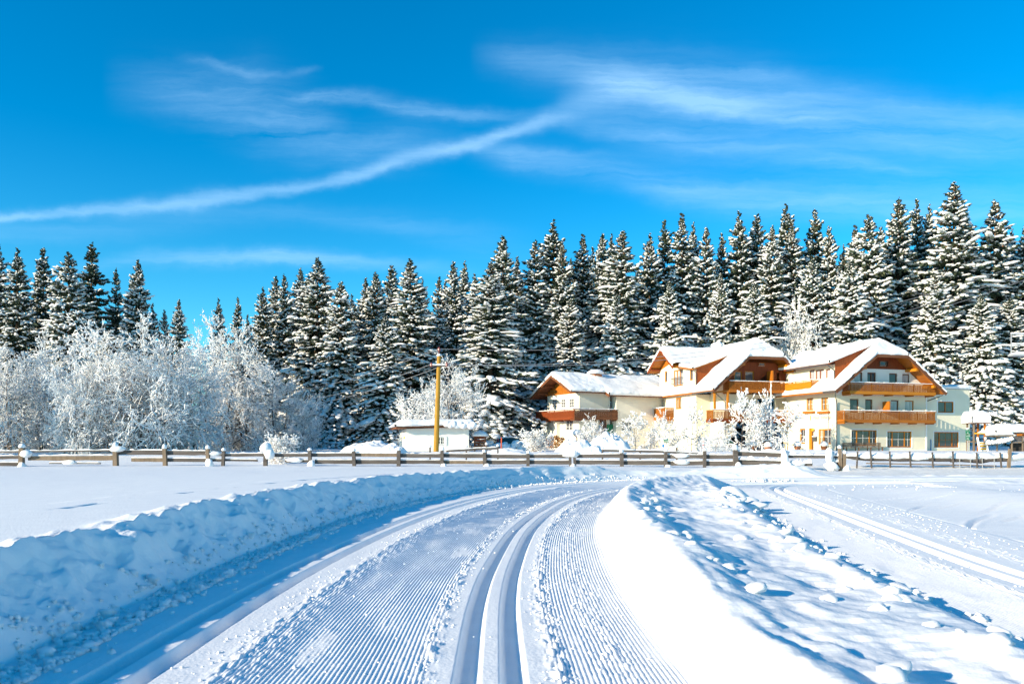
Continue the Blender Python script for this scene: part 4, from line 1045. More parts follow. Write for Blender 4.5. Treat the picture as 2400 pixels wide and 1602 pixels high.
# dormer roof over the left side wall, running into the ridge
dz = lambda u: 9.22 + (u + .85) / 6.15 * (rz(5.3) - 9.22 + .06)
dorm = MB(); roof_slab(dorm, [(-.85, .05, dz(-.85)), (2.9, .05, dz(2.9)), (5.3, .05, dz(5.3)), (5.3, 9.5, dz(5.3)), (-.85, 9.5, dz(-.85))], .15)
dro = H.part(dorm, 'dormer_roof', M['red_wood'])
dsn = MB(); snow_patch(dsn, (-.85, .0, dz(-.85)), (-.85, 9.6, dz(-.85)), (5.3, 9.6, dz(5.3)), (5.3, .0, dz(5.3)), (1, 1, 0, 1), .44, 26, 20, seed=5, ridge=.35); H.part(dsn, 'snow', M['roof_snow'], dro, True)
ck = MB(); u = 0.0
while u < 4.2:                                                       # boarded cheek of the dormer
    if rz(u) + .1 < dz(u) - .16: ck.prism([(u, .24, rz(u) + .02), (u + .19, .24, rz(u + .19) + .02), (u + .19, .24, dz(u + .19) - .15), (u, .24, dz(u) - .15)], (0, .05, 0))
    u += .2
tag(H.part(ck, 'cladding_board', M['cheek_wood']), kind='stuff')
# middle gable
m3 = [LF.rect(1721, 869, 1739, 898), LF.rect(1746, 869, 1767, 898), LF.rect(1803, 873, 1820, 898), LF.rect(1827, 873, 1846, 898)]
m2 = [LF.rect(1750, 934, 1775, 962), LF.rect(1816, 933, 1846, 962)]
m1 = [LF.rect(1664, 993, 1682, 1024), LF.rect(1700, 1010, 1716, 1046), LF.rect(1750, 1006, 1785, 1040)]
wall(LF, [(-7.6, ZB), (-.002, ZB), (-.002, 6.5), (-7.6, 6.5)], m2 + [h for h in m1 if h[0] > -7.5], depth=.2)
wall(LF, [(-7.6, 6.505), (-.002, 6.505), (-.002, lz(0) - .2), (-1.45, 10.0), (-5.65, 10.0), (-8.9, lz(-8.9) - .2), (-8.9, 6.505)], m3, 'red_wood', depth=.16)
for h in m3: window(LF, h, (1,), (), 'amber_wood', 'glass' if h in m3[:2] else 'curtained_glass', .09, depth=.12)
for h in m2: window(LF, h, (1, 1), (), 'dark_wood', 'glass', .09)
for h in m1:
    if h[0] > -7.5: window(LF, h, (1, 1), (.5,), 'amber_wood', 'glass', .10)
sw = LF.rect(1777, 844, 1792, 854); sw = (sw[0], 9.62, sw[2], 9.98); mb = MB(); window(LF, sw, (1,), (), 'orange_wood', 'glass', .07, depth=-.06)
a0, z0, a1, z1 = LF.rect(1797, 870, 1802, 899); mb = MB(); LF.slab(mb, a0, 7.0, a0 + .12, z1, .02, 1.1); H.part(mb, 'privacy_screen', M['orange_wood'])
balcony(LF, -7.9, 0.15, 6.66, 7.80, 1.45, 'orange_wood', 'orange_wood', ends=(True, False))
balcony(LF, -9.9, 0.15, 3.50, 4.72, 1.45, 'orange_wood', 'red_wood', ends=(True, False), snow=True)
wall(Plane(H, 'u', -7.6), [(8.4, ZB), (11.4, ZB), (11.4, lz(-7.6) - .4), (8.4, lz(-7.6) - .4)], [Plane(H, 'u', -7.6).rect(1645, 932, 1651, 958)], depth=.2)
window(Plane(H, 'u', -7.6), Plane(H, 'u', -7.6).rect(1645, 932, 1651, 958), (1,), (), 'amber_wood', 'glass', .10)
wall(Plane(H, 'v', 11.4), [(-9.4, ZB), (-7.6, ZB), (-7.6, 6.6), (-9.4, 6.6)])
mb = MB()
for u_ in (-9.6, -8.05): mb.box(u_ - .1, u_ + .1, 7.0, 7.2, 4.7, 6.6)
H.part(mb, 'post', M['amber_wood'])
mb = MB(); mb.bar((-9.8, 7.1, 6.55), (-7.6, 7.1, 6.75), .2, .2); H.part(mb, 'beam', M['orange_wood'])
# left wall of the middle gable with its gabled dormer
DV0, DV1, DU = 11.4, 20.3, -9.4
DL_ = Plane(H, 'u', DU)
fwin = DL_.rect(1579, 868, 1601, 903); dwa = DL_.rect(1558, 870, 1564, 895); dwb = DL_.rect(1616.5, 866, 1624, 891)
mwa = DL_.rect(1584, 932, 1597, 958); mwb = DL_.rect(1549, 936, 1555, 957)
apex = 17.55
def gz(v): return 12.2 - 0.70 * abs(v - apex)
wall(DL_, [(DV0, ZB), (DV1 + 3, ZB), (DV1 + 3, 7.2), (DV1, 7.2), (DV1, 9.9), (19.6, 10.2), (17.6, 10.85), (15.4, 10.3), (14.7, 9.95), (DV0, 9.55)], [fwin, dwa, dwb, mwa, mwb], depth=.2)
window(DL_, fwin, (1, 1, 1), (), 'amber_wood', 'curtained_glass', .12, name='french_window')
for h in (dwa, dwb): window(DL_, h, (1,), (), 'amber_wood', 'glass', .12)
for h in (mwa, mwb): window(DL_, h, (1, 1) if h is mwa else (1,), (), 'amber_wood', 'warm_glass' if h is mwa else 'curtained_glass', .12)
mb = MB()
for z_ in (8.05, 8.75): DL_.slab(mb, fwin[0] - .15, z_, fwin[2] + .15, z_ + .05, .25, .30)
a = fwin[0] - .12
while a < fwin[2] + .12: DL_.slab(mb, a, 8.05, a + .03, 8.75, .26, .29); a += .22
for a in (fwin[0] - .15, fwin[2] + .1): DL_.slab(mb, a, 8.05, a + .04, 8.10, .003, .25); DL_.slab(mb, a, 8.70, a + .04, 8.75, .003, .25)
H.part(mb, 'window_railing', M['metal'])
gb = MB(); v_ = 14.9
while v_ < 20.2:                                                     # boards of the dormer's gable
    zt = min(gz(v_), gz(v_ + .28)) - .18; zb_ = 10.0 + .6 * max(0, 1 - abs(v_ + .14 - apex) / 2.6)
    if zt > zb_: DL_.slab(gb, v_, zb_, v_ + .27, zt, .004, .04)
    v_ += .29
tag(H.part(gb, 'cladding_board', M['orange_wood']), kind='stuff')
UO = DU - 1.3
dg = MB()
zl_, zr_ = gz(14.3), gz(20.9)
vN, vF = 14.3, 20.9
roof_slab(dg, [(UO, vN, gz(vN)), (-4.6, vN, gz(vN)), (-3.6, apex, 12.2), (UO, apex, 12.2)])
roof_slab(dg, [(UO, vF, gz(vF)), (UO, apex, 12.2), (-3.6, apex, 12.2), (-4.6, vF, gz(vF))])
nz_ = lambda u: 9.62 + (u - DU) * .36
roof_slab(dg, [(DU - .5, 11.1, nz_(DU - .5)), (-5.0, 11.1, nz_(-5.0)), (-4.6, vN + .1, gz(vN)), (DU - .5, vN + .1, gz(vN) - .02)], .15)
dgr = H.part(dg, 'dormer_roof', M['orange_wood'])
bb = MB(); bb.bar((UO - .03, vN, gz(vN) - .12), (UO - .03, apex, 12.08), .06, .34); bb.bar((UO - .03, vF, gz(vF) - .12), (UO - .03, apex, 12.08), .06, .34); H.part(bb, 'bargeboard', M['red_wood'], dgr)
pb = MB()
for v_, zz in ((apex, 11.85), (14.95, gz(14.95) - .38), (20.1, gz(20.1) - .38)): pb.bar((UO + .1, v_, zz), (DU + .3, v_, zz), .22, .24)
H.part(pb, 'purlin', M['red_wood'], dgr)
gs = MB()
snow_patch(gs, (-4.4, vN, gz(vN)), (UO, vN, gz(vN)), (UO, apex, 12.2), (-3.4, apex, 12.2), (0, 1, 0, 0), .45, 20, 12, seed=7)
snow_patch(gs, (UO, vF, gz(vF)), (-4.4, vF, gz(vF)), (-3.4, apex, 12.2), (UO, apex, 12.2), (1, 0, 0, 1), .45, 20, 12, seed=7)
snow_patch(gs, (-5.0, 11.05, nz_(-5.0)), (DU - .55, 11.05, nz_(DU - .55)), (DU - .55, vN, gz(vN)), (-4.4, vN, gz(vN)), (1, 1, 0, 0), .42, 20, 12, seed=7)
H.part(gs, 'snow', M['roof_snow'], dgr, True)
ck = MB(); u = DU
while u < -5.4:
    zr2 = lz(u) if u > -9.85 else 7
    if zr2 + .1 < nz_(u) - .16: ck.prism([(u, DV0 - .06, zr2 + .02), (u + .19, DV0 - .06, lz(u + .19) + .02), (u + .19, DV0 - .06, nz_(u + .19) - .15), (u, DV0 - .06, nz_(u) - .15)], (0, .05, 0))
    u += .2
tag(H.part(ck, 'cladding_board', M['cheek_wood']), kind='stuff')
# middle gable roof
lroof = MB(); LV, LB = 6.75, 24.5; lh0, lh1 = -5.72, -1.40; le0, le1 = -9.95, 2.7
roof_slab(lroof, [(le0, LV, lz(le0)), (lh0, LV, lz(lh0)), (-3.55, 8.6, lz(-3.55)), (-3.55, LB, lz(-3.55)), (le0, LB, lz(le0))])
roof_slab(lroof, [(-.35, LV, lz(-.35)), (lh1, LV, lz(lh1)), (-3.55, 8.6, lz(-3.55)), (-3.55, LB, lz(-3.55)), (le1, LB, lz(le1)), (le1, 9.6, lz(le1)), (-.35, 9.6, lz(-.35))])
roof_slab(lroof, [(lh0 + .02, LV, lz(lh0)), (lh1 - .02, LV, lz(lh1)), (-3.55, 8.58, lz(-3.55))], .14)
lr = H.part(lroof, 'roof', M['orange_wood'])
bb = MB(); bb.bar((le0, LV - .03, lz(le0) - .12), (lh0, LV - .03, lz(lh0) - .12), .06, .34); bb.bar((.6, LV - .03, lz(.6) - .12), (lh1, LV - .03, lz(lh1) - .12), .06, .34); bb.bar((lh0, LV - .03, lz(lh0) - .12), (lh1, LV - .03, lz(lh1) - .12), .06, .3)
H.part(bb, 'bargeboard', M['dark_wood'], lr)
bm_ = MB()
for u_ in (-7.4, -6.2, -.9, -.2): bm_.bar((u_, LV + .12, lz(u_) - .42), (u_, 8.7, lz(u_) - .42), .24, .26)
H.part(bm_, 'purlin', M['amber_wood'], lr)
ls = MB()
snow_patch(ls, (le0, LV, lz(le0)), (le0, 8.6, lz(le0)), (-3.55, 8.6, lz(-3.55)), (lh0, LV, lz(lh0)), (1, 0, 0, 1), .44, 10, 22, seed=11)
snow_patch(ls, (le0, 8.6, lz(le0)), (le0, LB, lz(le0)), (-3.55, LB, lz(-3.55)), (-3.55, 8.6, lz(-3.55)), (1, 1, 0, 0), .44, 30, 22, seed=11)
snow_patch(ls, (.6, 8.6, lz(.6)), (.6, LV, lz(.6)), (lh1, LV, lz(lh1)), (-3.55, 8.6, lz(-3.55)), (0, 1, 0, 0), .44, 10, 22, seed=11)
snow_patch(ls, (le1, LB, lz(le1)), (le1, 8.6, lz(le1)), (-3.55, 8.6, lz(-3.55)), (-3.55, LB, lz(-3.55)), (0, 0, 0, 1), .44, 26, 22, seed=11)
snow_patch(ls, (lh0, LV, lz(lh0)), (lh1, LV, lz(lh1)), (-3.54, 8.6, lz(-3.55)), (-3.56, 8.6, lz(-3.55)), (1, 0, 0, 0), .44, 16, 14, seed=11)
for k in range(5): ls.blob((-3.3 + .35 * k - .7, 7.3 + .1 * (k % 2), 11.15 - .12 * k + .2 * (k % 2)), (.42, .3, .28), 40 + k)
H.part(ls, 'snow', M['roof_snow'], lr, True)
# left rear balcony, annex wall, chimney, downpipes, right wing
balcony(DL_, 16.6, 23.2, 4.0, 5.35, 1.25, 'orange_wood', 'orange_wood', solid=True)
ch = MB(); ch.box(-4.6, -3.7, 15.6, 16.4, 11.2, 12.75); chm = H.part(ch, 'chimney', M['pale_plaster'])
mb = MB(); mb.blob((-4.15, 16, 12.8), (.75, .7, .35), 4); H.part(mb, 'snow', M['roof_snow'], chm, True)
def pipe(fr, pts, name='downpipe'):
    mb = MB(); mb.tube(pts, .055, 6); return fr.part(mb, name, M['metal'])
x0 = H.onv(1937, 910, -1.5)[0]
pipe(H, [(-1.25, -1.5, 6.25), (-1.2, -1.3, 6.0), (-.12, -.12, 5.35), (-.08, -.08, 5.1), (-.08, -.08, .3)])
pipe(H, [(11.8, -1.4, 6.2), (11.75, -1.2, 6.05), (11.25, .35, 5.55), (11.2, .35, 5.3), (11.2, .35, .3)])
pipe(H, [(-.8, .35, 9.0), (-.6, .3, 8.85), (-.06, .3, 8.5), (-.06, .3, 7.4)])
pipe(H, [(-9.75, 6.9, 6.75), (-9.5, 7.1, 6.5), (-7.7, 8.2, 5.6), (-7.7, 8.25, .4)])
pipe(H, [(-9.9, 11.3, 9.3), (-9.5, 11.3, 9.0), (-9.48, 11.3, 7.4)])
gut = MB(); gut.tube([(-.95, .1, 9.08), (-.95, 7.0, 9.08)], .07, 6); gut.tube([(-1.38, -1.6, 6.28), (-1.38, .3, 6.28)], .07, 6); gut.tube([(le0 - .06, 6.8, lz(le0) - .16), (le0 - .06, 11.2, lz(le0) - .16)], .07, 6); H.part(gut, 'gutter', M['metal'])
WF = Plane(H, 'v', .45)
w2, w1_ = WF.rect(2198, 940, 2235, 967), WF.rect(2189, 1011.5, 2247, 1048)
wall(WF, [(11.08, ZB), (17.1, ZB), (17.1, 6.9), (11.08, 6.9)], [w2, w1_], depth=.2)
window(WF, w2, (1, 1), (), 'orange_wood', 'glass', .09, 'white_paint'); window(WF, w1_, (.23, .52, .25), (.5,), 'orange_wood', 'glass', .10, 'white_paint')
mb = MB(); mb.box(17.0, 17.1, .46, 9.5, ZB, 6.9); H.part(mb, 'wall', M['plaster'])
mb = MB(); mb.box(10.9, 17.2, .35, 9.6, 6.905, 7.0); fr_ = H.part(mb, 'flat_roof', M['zinc'])
sn = MB(); snow_patch(sn, (11.4, .35, 7.0), (17.2, .35, 7.0), (17.2, 9.6, 7.0), (11.4, 9.6, 7.0), (1, 1, 1, 0), .42, 20, 16, seed=21, ov=.05); H.part(sn, 'snow', M['roof_snow'], fr_, True)
mb = MB(); a, z = WF.px(2181, 1032); mb.tube([(a, .40, .4), (a, .40, 1.6)], .05, 6); H.part(mb, 'standpipe', mat('blue_pipe', (.03, .22, .50), .5))
mb = MB(); mb.box(-.02, 11.06, -.03, -.004, ZB, .55); H.part(mb, 'plinth', M['pale_plaster'])

M['chalet_plaster'] = noisy(mat('chalet_plaster', (0.80, 0.755, 0.64), 0.85, 0.15), (0.75, 0.70, 0.585), (0.6, 0.6, 0.9), bump=0.15, bscale=9, dist=0.01)
# ---------------------------------------------- the chalet on the left
K = Frame(1358, 92, 26, 0.9)
chalet = K.root('chalet', 'small cream chalet with dark brown balcony and snow-covered gable roof left of the hotel', 'house')
KG, KF = Plane(K, 'u', 0.0), Plane(K, 'v', 0.0)
kv = K.onu(1283, 1000, 0.0)[0]                                       # depth of the gable wall
kh = [KG.rect(1294, 935, 1305, 955), KG.rect(1315, 935, 1325, 955), KG.rect(1334, 934, 1345, 955)]
kg = [KG.rect(1326, 983, 1342, 1008)]
ksz = KG.px(1283, 925)[1]; kzt = 6.75; kap = kv * .5
def kz(v): return 9.25 - 0.56 * abs(v - kap) * (3.4 / kap) * .9
wall(KG, [(0, .6), (kv, .6), (kv, kz(kv) - .25), (kap, 8.9), (0, kz(0) - .25)], kh + kg, 'chalet_plaster')
for h in kh: window(KG, h, (1, 1), (.34, .67), 'white_paint', 'glass', .06, depth=.1)
for h in kg: window(KG, h, (1, 1), (.34, .67), 'white_paint', 'glass', .07, sill='green_paint', depth=.1)
# bay at the far corner of the gable, lower storey
bu = -.5; KB = Plane(K, 'u', bu); bv0, bv1 = KB.px(1304, 1000)[0], KB.px(1272, 1000)[0]
bw = KB.rect(1282, 983, 1296, 1006)
wall(KB, [(bv0, .6), (bv1, .6), (bv1, 3.9), (bv0, 3.9)], [bw], 'chalet_plaster'); window(KB, bw, (1, 1), (.34, .67), 'white_paint', 'glass', .07, sill='green_paint', depth=.1)
mb = MB(); mb.box(bu, -.002, bv0 - .04, bv0, .6, 3.9); K.part(mb, 'wall', M['chalet_plaster'])
wall(KF, [(0, .6), (4.2, .6), (4.2, kz(0) - .3), (0, kz(0) - .3)], [], 'chalet_plaster')
kdoor = KF.rect(1405, 975, 1420, 1015)
window(KF, kdoor, (1, 1), (.5,), 'dark_wood', 'glass', .09, depth=-.05)
K2 = Plane(K, 'v', -.75); kw = K2.rect(1457, 986, 1481, 1010)
ku2 = K.onv(1445, 1000, -.75)[0]
wall(K2, [(ku2, .6), (13.5, .6), (13.5, 6.9), (ku2, 6.9)], [kw], 'chalet_plaster'); window(K2, kw, (1, 1, 1), (.5,), 'white_paint', 'glass', .07, depth=.1)
mb = MB(); mb.box(ku2 - .04, ku2, -.75, .3, .6, 6.9); K.part(mb, 'wall', M['chalet_plaster'])
mb = MB(); mb.box(ku2 - .9, ku2 - .05, -.10, -.02, 1.0, 3.4); K.part(mb, 'door', M['green_paint'])
gbd = MB(); z_ = kz(0) - .5; 
while z_ < 8.9:
    half = kap * (9.0 - z_) / (9.0 - (kz(0) - .25)); 
    if half > .2: KG.slab(gbd, kap - half + .1, z_, kap + half - .1, z_ + .24, .004, .05)
    z_ += .26
tag(K.part(gbd, 'cladding_board', M['orange_wood']), kind='stuff')
balcony(KG, -.9, bv1 + .4, 3.95, 5.10, 1.3, 'red_wood', 'red_wood', ends=(False, True), slat=.12, gap=.03)
balcony(KF, -1.3, ku2 - .1, 3.95, 5.10, 1.15, 'dark_wood', 'dark_wood', ends=(False, True), slat=.12, gap=.03)
ve0, ve1 = -.95, kv + 1.6; uo = -1.6; U1 = K.onv(1425, 922, -.95)[0]
kr = MB()
roof_slab(kr, [(uo, ve0, kz(ve0)), (U1, ve0, kz(ve0)), (U1, kap, 9.25), (uo, kap, 9.25)]); roof_slab(kr, [(uo, ve1, kz(ve1)), (uo, kap, 9.25), (14, kap, 9.25), (14, ve1, kz(ve1))])
ve2 = -1.75
roof_slab(kr, [(U1 - .3, ve2, kz(ve2)), (14, ve2, kz(ve2)), (14, kap, 9.25), (U1 - .3, kap, 9.25)], .15)
kro = K.part(kr, 'roof', M['dark_wood'])
bb = MB(); bb.bar((uo - .03, ve0, kz(ve0) - .12), (uo - .03, kap, 9.13), .06, .32); bb.bar((uo - .03, ve1, kz(ve1) - .12), (uo - .03, kap, 9.13), .06, .32); bb.bar((U1 - .33, ve2, kz(ve2) - .12), (U1 - .33, 0, kz(0) - .12), .06, .3); K.part(bb, 'bargeboard', M['dark_wood'], kro)
pb = MB()
for v_, zz in ((kap, 8.85), (.2, kz(.2) - .36), (kv - .2, kz(kv - .2) - .36), (kap * .5, kz(kap * .5) - .36), (kap * 1.5, kz(kap * 1.5) - .36)): pb.bar((uo + .15, v_, zz), (.2, v_, zz), .2, .22)
K.part(pb, 'purlin', M['dark_wood'], kro)
ks = MB()
snow_patch(ks, (uo, ve0, kz(ve0)), (U1 - .3, ve0, kz(ve0)), (U1 - .3, kap, 9.25), (uo, kap, 9.25), (1, 0, 0, 1), .50, 30, 22, seed=31, ridge=.3)
snow_patch(ks, (U1 - .3, ve2, kz(ve2)), (14, ve2, kz(ve2)), (14, kap, 9.25), (U1 - .3, kap, 9.25), (1, 1, 0, 1), .52, 34, 24, seed=31, ridge=.35)
snow_patch(ks, (14, ve1, kz(ve1)), (uo, ve1, kz(ve1)), (uo, kap, 9.25), (14, kap, 9.25), (1, 1, 0, 1), .50, 20, 14, seed=31)
K.part(ks, 'snow', M['roof_snow'], kro, True)
cu = K.onv(1390, 880, kap - .8)[0]; ch = MB(); ch.box(cu, cu + 1.0, kap - 1.2, kap - .4, 8.4, 9.55); chm = K.part(ch, 'chimney', M['brick'])
mb = MB(); mb.blob((cu + .4, kap - .8, 9.72), (1.15, .9, .42), 9, .12, 10, 6, -.3); K.part(mb, 'snow', M['roof_snow'], chm, True)

# ---------------------------------------------- the white hut
HT = Frame(953, 66, 13, 0.35)
hut = HT.root('garden_hut', 'low white plastered hut with an overhanging cap of snow behind the yellow pole', 'hut')
TF, TL = Plane(HT, 'v', 0.0), Plane(HT, 'u', 0.0)
tw = HT.onv(1099, 1040, 0)[0]; td = HT.onu(935, 1040, 0)[0]
hwn = TF.rect(1023, 1023, 1042, 1042)
zt0 = 2.35; ztr = 2.55
wall(TF, [(0, .2), (tw, .2), (tw, ztr), (0, zt0)], [hwn], 'pale_plaster'); window(TF, hwn, (1, 1), (.5,), 'white_paint', 'glass', .06, 'white_paint', depth=.08)
wall(TL, [(0, .2), (td, .2), (td, zt0), (0, zt0)], [], 'pale_plaster')
mb = MB(); mb.box(tw - .05, tw, .01, td, .2, ztr); HT.part(mb, 'wall', M['pale_plaster'])
mb = MB(); TF.slab(mb, -.05, .2, tw + .05, .5, .003, .03); HT.part(mb, 'plinth', M['zinc'])
a, z = TL.px(948, 1025); mb = MB(); TL.slab(mb, a - .35, z - .08, a + .35, z + .08, .003, .05); HT.part(mb, 'house_number', M['yellow'])
sh = Plane(HT, 'v', 0.0); q = TF.rect(1043.5, 1022, 1047, 1043); mb = MB(); TF.slab(mb, *q, .003, .05); q = TF.rect(1018.5, 1022, 1022, 1043); TF.slab(mb, *q, .003, .05); HT.part(mb, 'shutter', M['white_paint'])
mb = MB(); roof_slab(mb, [(-.9, -.55, zt0 + .18), (tw + .5, -.55, ztr + .18), (tw + .5, td + .5, ztr + .18), (-.9, td + .5, zt0 + .18)], .16); hr_ = HT.part(mb, 'roof', M['dark_wood'])
mb = MB(); snow_patch(mb, (-.9, -.55, zt0 + .18), (tw + .5, -.55, ztr + .18), (tw + .5, td + .5, ztr + .18), (-.9, td + .5, zt0 + .18), (1, 1, 1, 1), .50, 34, 16, .22, 51, .35, .35)
for k in range(9): mb.blob((tw * .62 + k * .28, -.72 - .03 * (k % 3), ztr + .22 - .10 * (k % 2) - .01 * k), (.34, .2, .26), 70 + k)
HT.part(mb, 'snow', M['roof_snow'], hr_, True)

# ------------------------------------------------------------------ fences
def snow_ridge(mb, a, b, w, h0, h1, n=9, seed=0, sag=0.0):
    """uneven ridge of snow along the top of a rail from a to b"""
    a, b = Vector(a), Vector(b); t = (b - a).normalized(); sd_ = Vector((t.y, -t.x, 0)).normalized()
    rr = random.Random(seed); base = len(mb.v)
    for i in range(n + 1):
        f = i / n; p = a.lerp(b, f); h = (h0 + (h1 - h0) * rr.random()) * (0.55 if i in (0, n) else 1); d = sag * math.sin(math.pi * f) * rr.uniform(.6, 1)
        ww = w * rr.uniform(.8, 1.15)
        for x, z in ((-.55, -.02), (-.62, .35), (-.25, 1), (.25, 1), (.62, .35), (.55, -.02)):
            q = p + sd_ * ww * x; mb.v.append((q.x, q.y, p.z + h * z - d * (.5 if z > .5 else 1)))
    for i in range(n):
        for k in range(6): mb.f.append((base + i * 6 + k, base + i * 6 + (k + 1) % 6, base + (i + 1) * 6 + (k + 1) % 6, base + (i + 1) * 6 + k))
    mb.f.append(tuple(base + k for k in range(6))); mb.f.append(tuple(base + n * 6 + k for k in range(5, -1, -1)))
def plank(mb, a, b, h, t, seed=0, n=6):
    """split board with wavy upper and lower edges; a, b: ends at half height"""
    a, b = Vector(a), Vector(b); d = (b - a).normalized(); sd_ = Vector((d.y, -d.x, 0)).normalized(); rr = random.Random(seed); base = len(mb.v)
    for i in range(n + 1):
        p = a.lerp(b, i / n); u_, l_ = h / 2 * rr.uniform(.86, 1.1), h / 2 * rr.uniform(.86, 1.1)
        for s_, z in ((-t / 2, -l_), (t / 2, -l_), (t / 2 * rr.uniform(.7, 1), u_), (-t / 2, u_)): q = p + sd_ * s_; mb.v.append((q.x, q.y, p.z + z))
    for i in range(n):
        for k in range(4): mb.f.append((base + i * 4 + k, base + i * 4 + (k + 1) % 4, base + (i + 1) * 4 + (k + 1) % 4, base + (i + 1) * 4 + k))
    mb.f.append(tuple(base + k for k in range(4))); mb.f.append(tuple(base + n * 4 + k for k in range(3, -1, -1)))
def child(mb, name, m, parent, smooth=False):
    """a part whose points are given in world space"""
    root = parent
    while root.parent: root = root.parent
    o = mb.build(name, m, parent, smooth)
    if parent is root: o.location = -root.location
    return o
def fence_y(px): return 40.2 - 1.9 * ss(1200, 2000, np.array(px, float)).item()
FE = P(950, 1088, 40); fence = empty('wooden_fence', (FE.x, 40, ground(FE.x, 40)))
tag(fence, 'long weathered two-board fence with snow-capped posts across the whole field', 'fence')
posts = [(50, 1049, 1092, 13), (272, 1047, 1090, 13), (388, 1050, 1085, 11), (488, 1051, 1084, 10), (522, 1056, 1086, 9), (622, 1052, 1086, 11), (727, 1056, 1087, 10), (831, 1057, 1089, 10), (934, 1055, 1091, 11), (1036, 1055, 1095, 10), (1137, 1060, 1095, 10), (1237, 1063, 1095, 10), (1338, 1060, 1095, 8), (1348, 1060, 1095, 8), (1458, 1061, 1096, 11), (1560, 1058, 1098, 9), (1651, 1056, 1098, 9), (1725, 1053, 1092, 13), (1839, 1062, 1092, 10), (1944, 1058, 1092, 10), (1970, 1050, 1099, 9), (1977, 1062, 1100, 9)]
for i, (px, yt, yb, w) in enumerate(posts):
    Y = fence_y(px); b, t = P(px, yb + 3, Y), P(px + rnd.uniform(-2.5, 2.5), yt, Y); hw_ = w * .8 / FPX * Y / 2
    mb = MB(); mb.hexa([(b.x - hw_, Y - hw_, b.z - .3), (b.x + hw_, Y - hw_, b.z - .3), (b.x + hw_, Y + hw_, b.z - .3), (b.x - hw_, Y + hw_, b.z - .3), (t.x - hw_ * .9, Y - hw_, t.z), (t.x + hw_ * .9, Y - hw_, t.z - .02), (t.x + hw_ * .9, Y + hw_, t.z), (t.x - hw_ * .9, Y + hw_, t.z + .02)])
    o = child(mb, 'post', M['brown_wood'] if i in (0, 1, 2, 3, 20, 21) else M['grey_wood'], fence)
    c = MB(); r_ = hw_ * 1.25
    if px in (622,): c.blob((t.x, Y, t.z + .02), (.32, .28, .30), i, .2, 9, 6, -.55); c.blob((t.x + .22, Y - .1, t.z - .25), (.30, .2, .25), i + 1, .2)
    elif px in (1839, 1944): 
        c.blob((t.x + .02, Y - .04, (t.z + b.z) / 2 + .12), (.17, .17, (t.z - b.z) / 2 + .12), i, .26, 9, 8); c.blob((t.x + .10, Y - .10, b.z + .05), (.36, .3, .24), i + 2, .25)
    else:
        c.blob((t.x, Y, t.z + r_ * .55), (r_ * 1.05, r_ * 1.05, r_ * rnd.uniform(.8, 1.3)), i, .2, 9, 6, -.6)
        if px in (272, 1338): c.blob((t.x + .12, Y, t.z - .10), (.45, .22, .16), i, .2)
        if px in (50,): c.blob((t.x + .22, Y, t.z - .30), (.30, .2, .2), i, .2)
    if i % 3 == 0 or px in (1137, 1725, 1977): c.blob((b.x + .10, Y - .1, b.z - .02), (.22, .2, .30), i + 7, .2)
    child(c, 'snow_cap', M['roof_snow'], o, True)
# (px0, px1, upper edge left, lower edge left, upper edge right, lower edge right)
rails = [(-30, 46, 1056.5, 1060, 1056, 1059), (-30, 46, 1068, 1076, 1067, 1075), (-30, 46, 1083, 1091, 1083, 1091), (56, 268, 1056, 1059.5, 1053.5, 1057), (70, 268, 1067.5, 1079, 1067, 1078), (120, 232, 1083.5, 1086, 1084, 1087),
 (278, 384, 1053.5, 1065, 1055, 1065.5), (312, 384, 1072.5, 1081, 1072, 1082), (392, 484, 1055.5, 1066, 1056, 1066.5), (392, 484, 1073, 1082, 1074, 1082), (492, 518, 1061, 1068, 1062, 1068), (492, 518, 1074, 1081, 1075, 1081), (526, 615, 1062.5, 1069.5, 1062, 1069), (526, 600, 1075, 1080, 1076, 1081), (632, 722, 1062.5, 1070, 1062, 1070), (672, 722, 1077, 1083, 1077, 1083), (732, 827, 1061.5, 1070, 1061, 1069), (742, 827, 1077, 1086, 1077, 1086.5),
 (836, 929, 1061, 1069, 1062, 1070), (836, 929, 1077, 1087, 1076.5, 1087), (939, 1031, 1062.5, 1071.5, 1063, 1072), (939, 1031, 1077, 1087, 1078, 1086), (1041, 1132, 1062.5, 1072, 1063, 1072), (1041, 1132, 1078.5, 1086.5, 1079, 1087), (1142, 1232, 1064, 1073, 1065, 1073), (1142, 1232, 1077.5, 1087, 1078, 1087), (1242, 1334, 1065, 1073, 1064, 1072.5), (1242, 1334, 1078, 1087.5, 1078, 1087.5),
 (1353, 1452, 1064, 1072.5, 1063, 1072), (1353, 1452, 1078, 1087, 1078, 1088), (1464, 1555, 1064.5, 1073.5, 1064, 1073.5), (1464, 1555, 1079, 1089, 1078.5, 1089), (1566, 1646, 1065, 1074, 1065, 1074), (1566, 1646, 1081, 1090, 1079, 1090), (1656, 1719, 1065.5, 1074, 1065, 1075), (1656, 1719, 1080.5, 1091, 1080, 1091), (1732, 1834, 1057, 1068, 1062, 1071), (1732, 1834, 1076.5, 1088, 1080, 1091), (1844, 1940, 1066, 1073, 1067, 1073), (1850, 1900, 1085, 1092, 1086, 1091), (1949, 1967, 1068, 1076, 1068, 1076), (1949, 1967, 1082, 1093, 1083, 1093)]
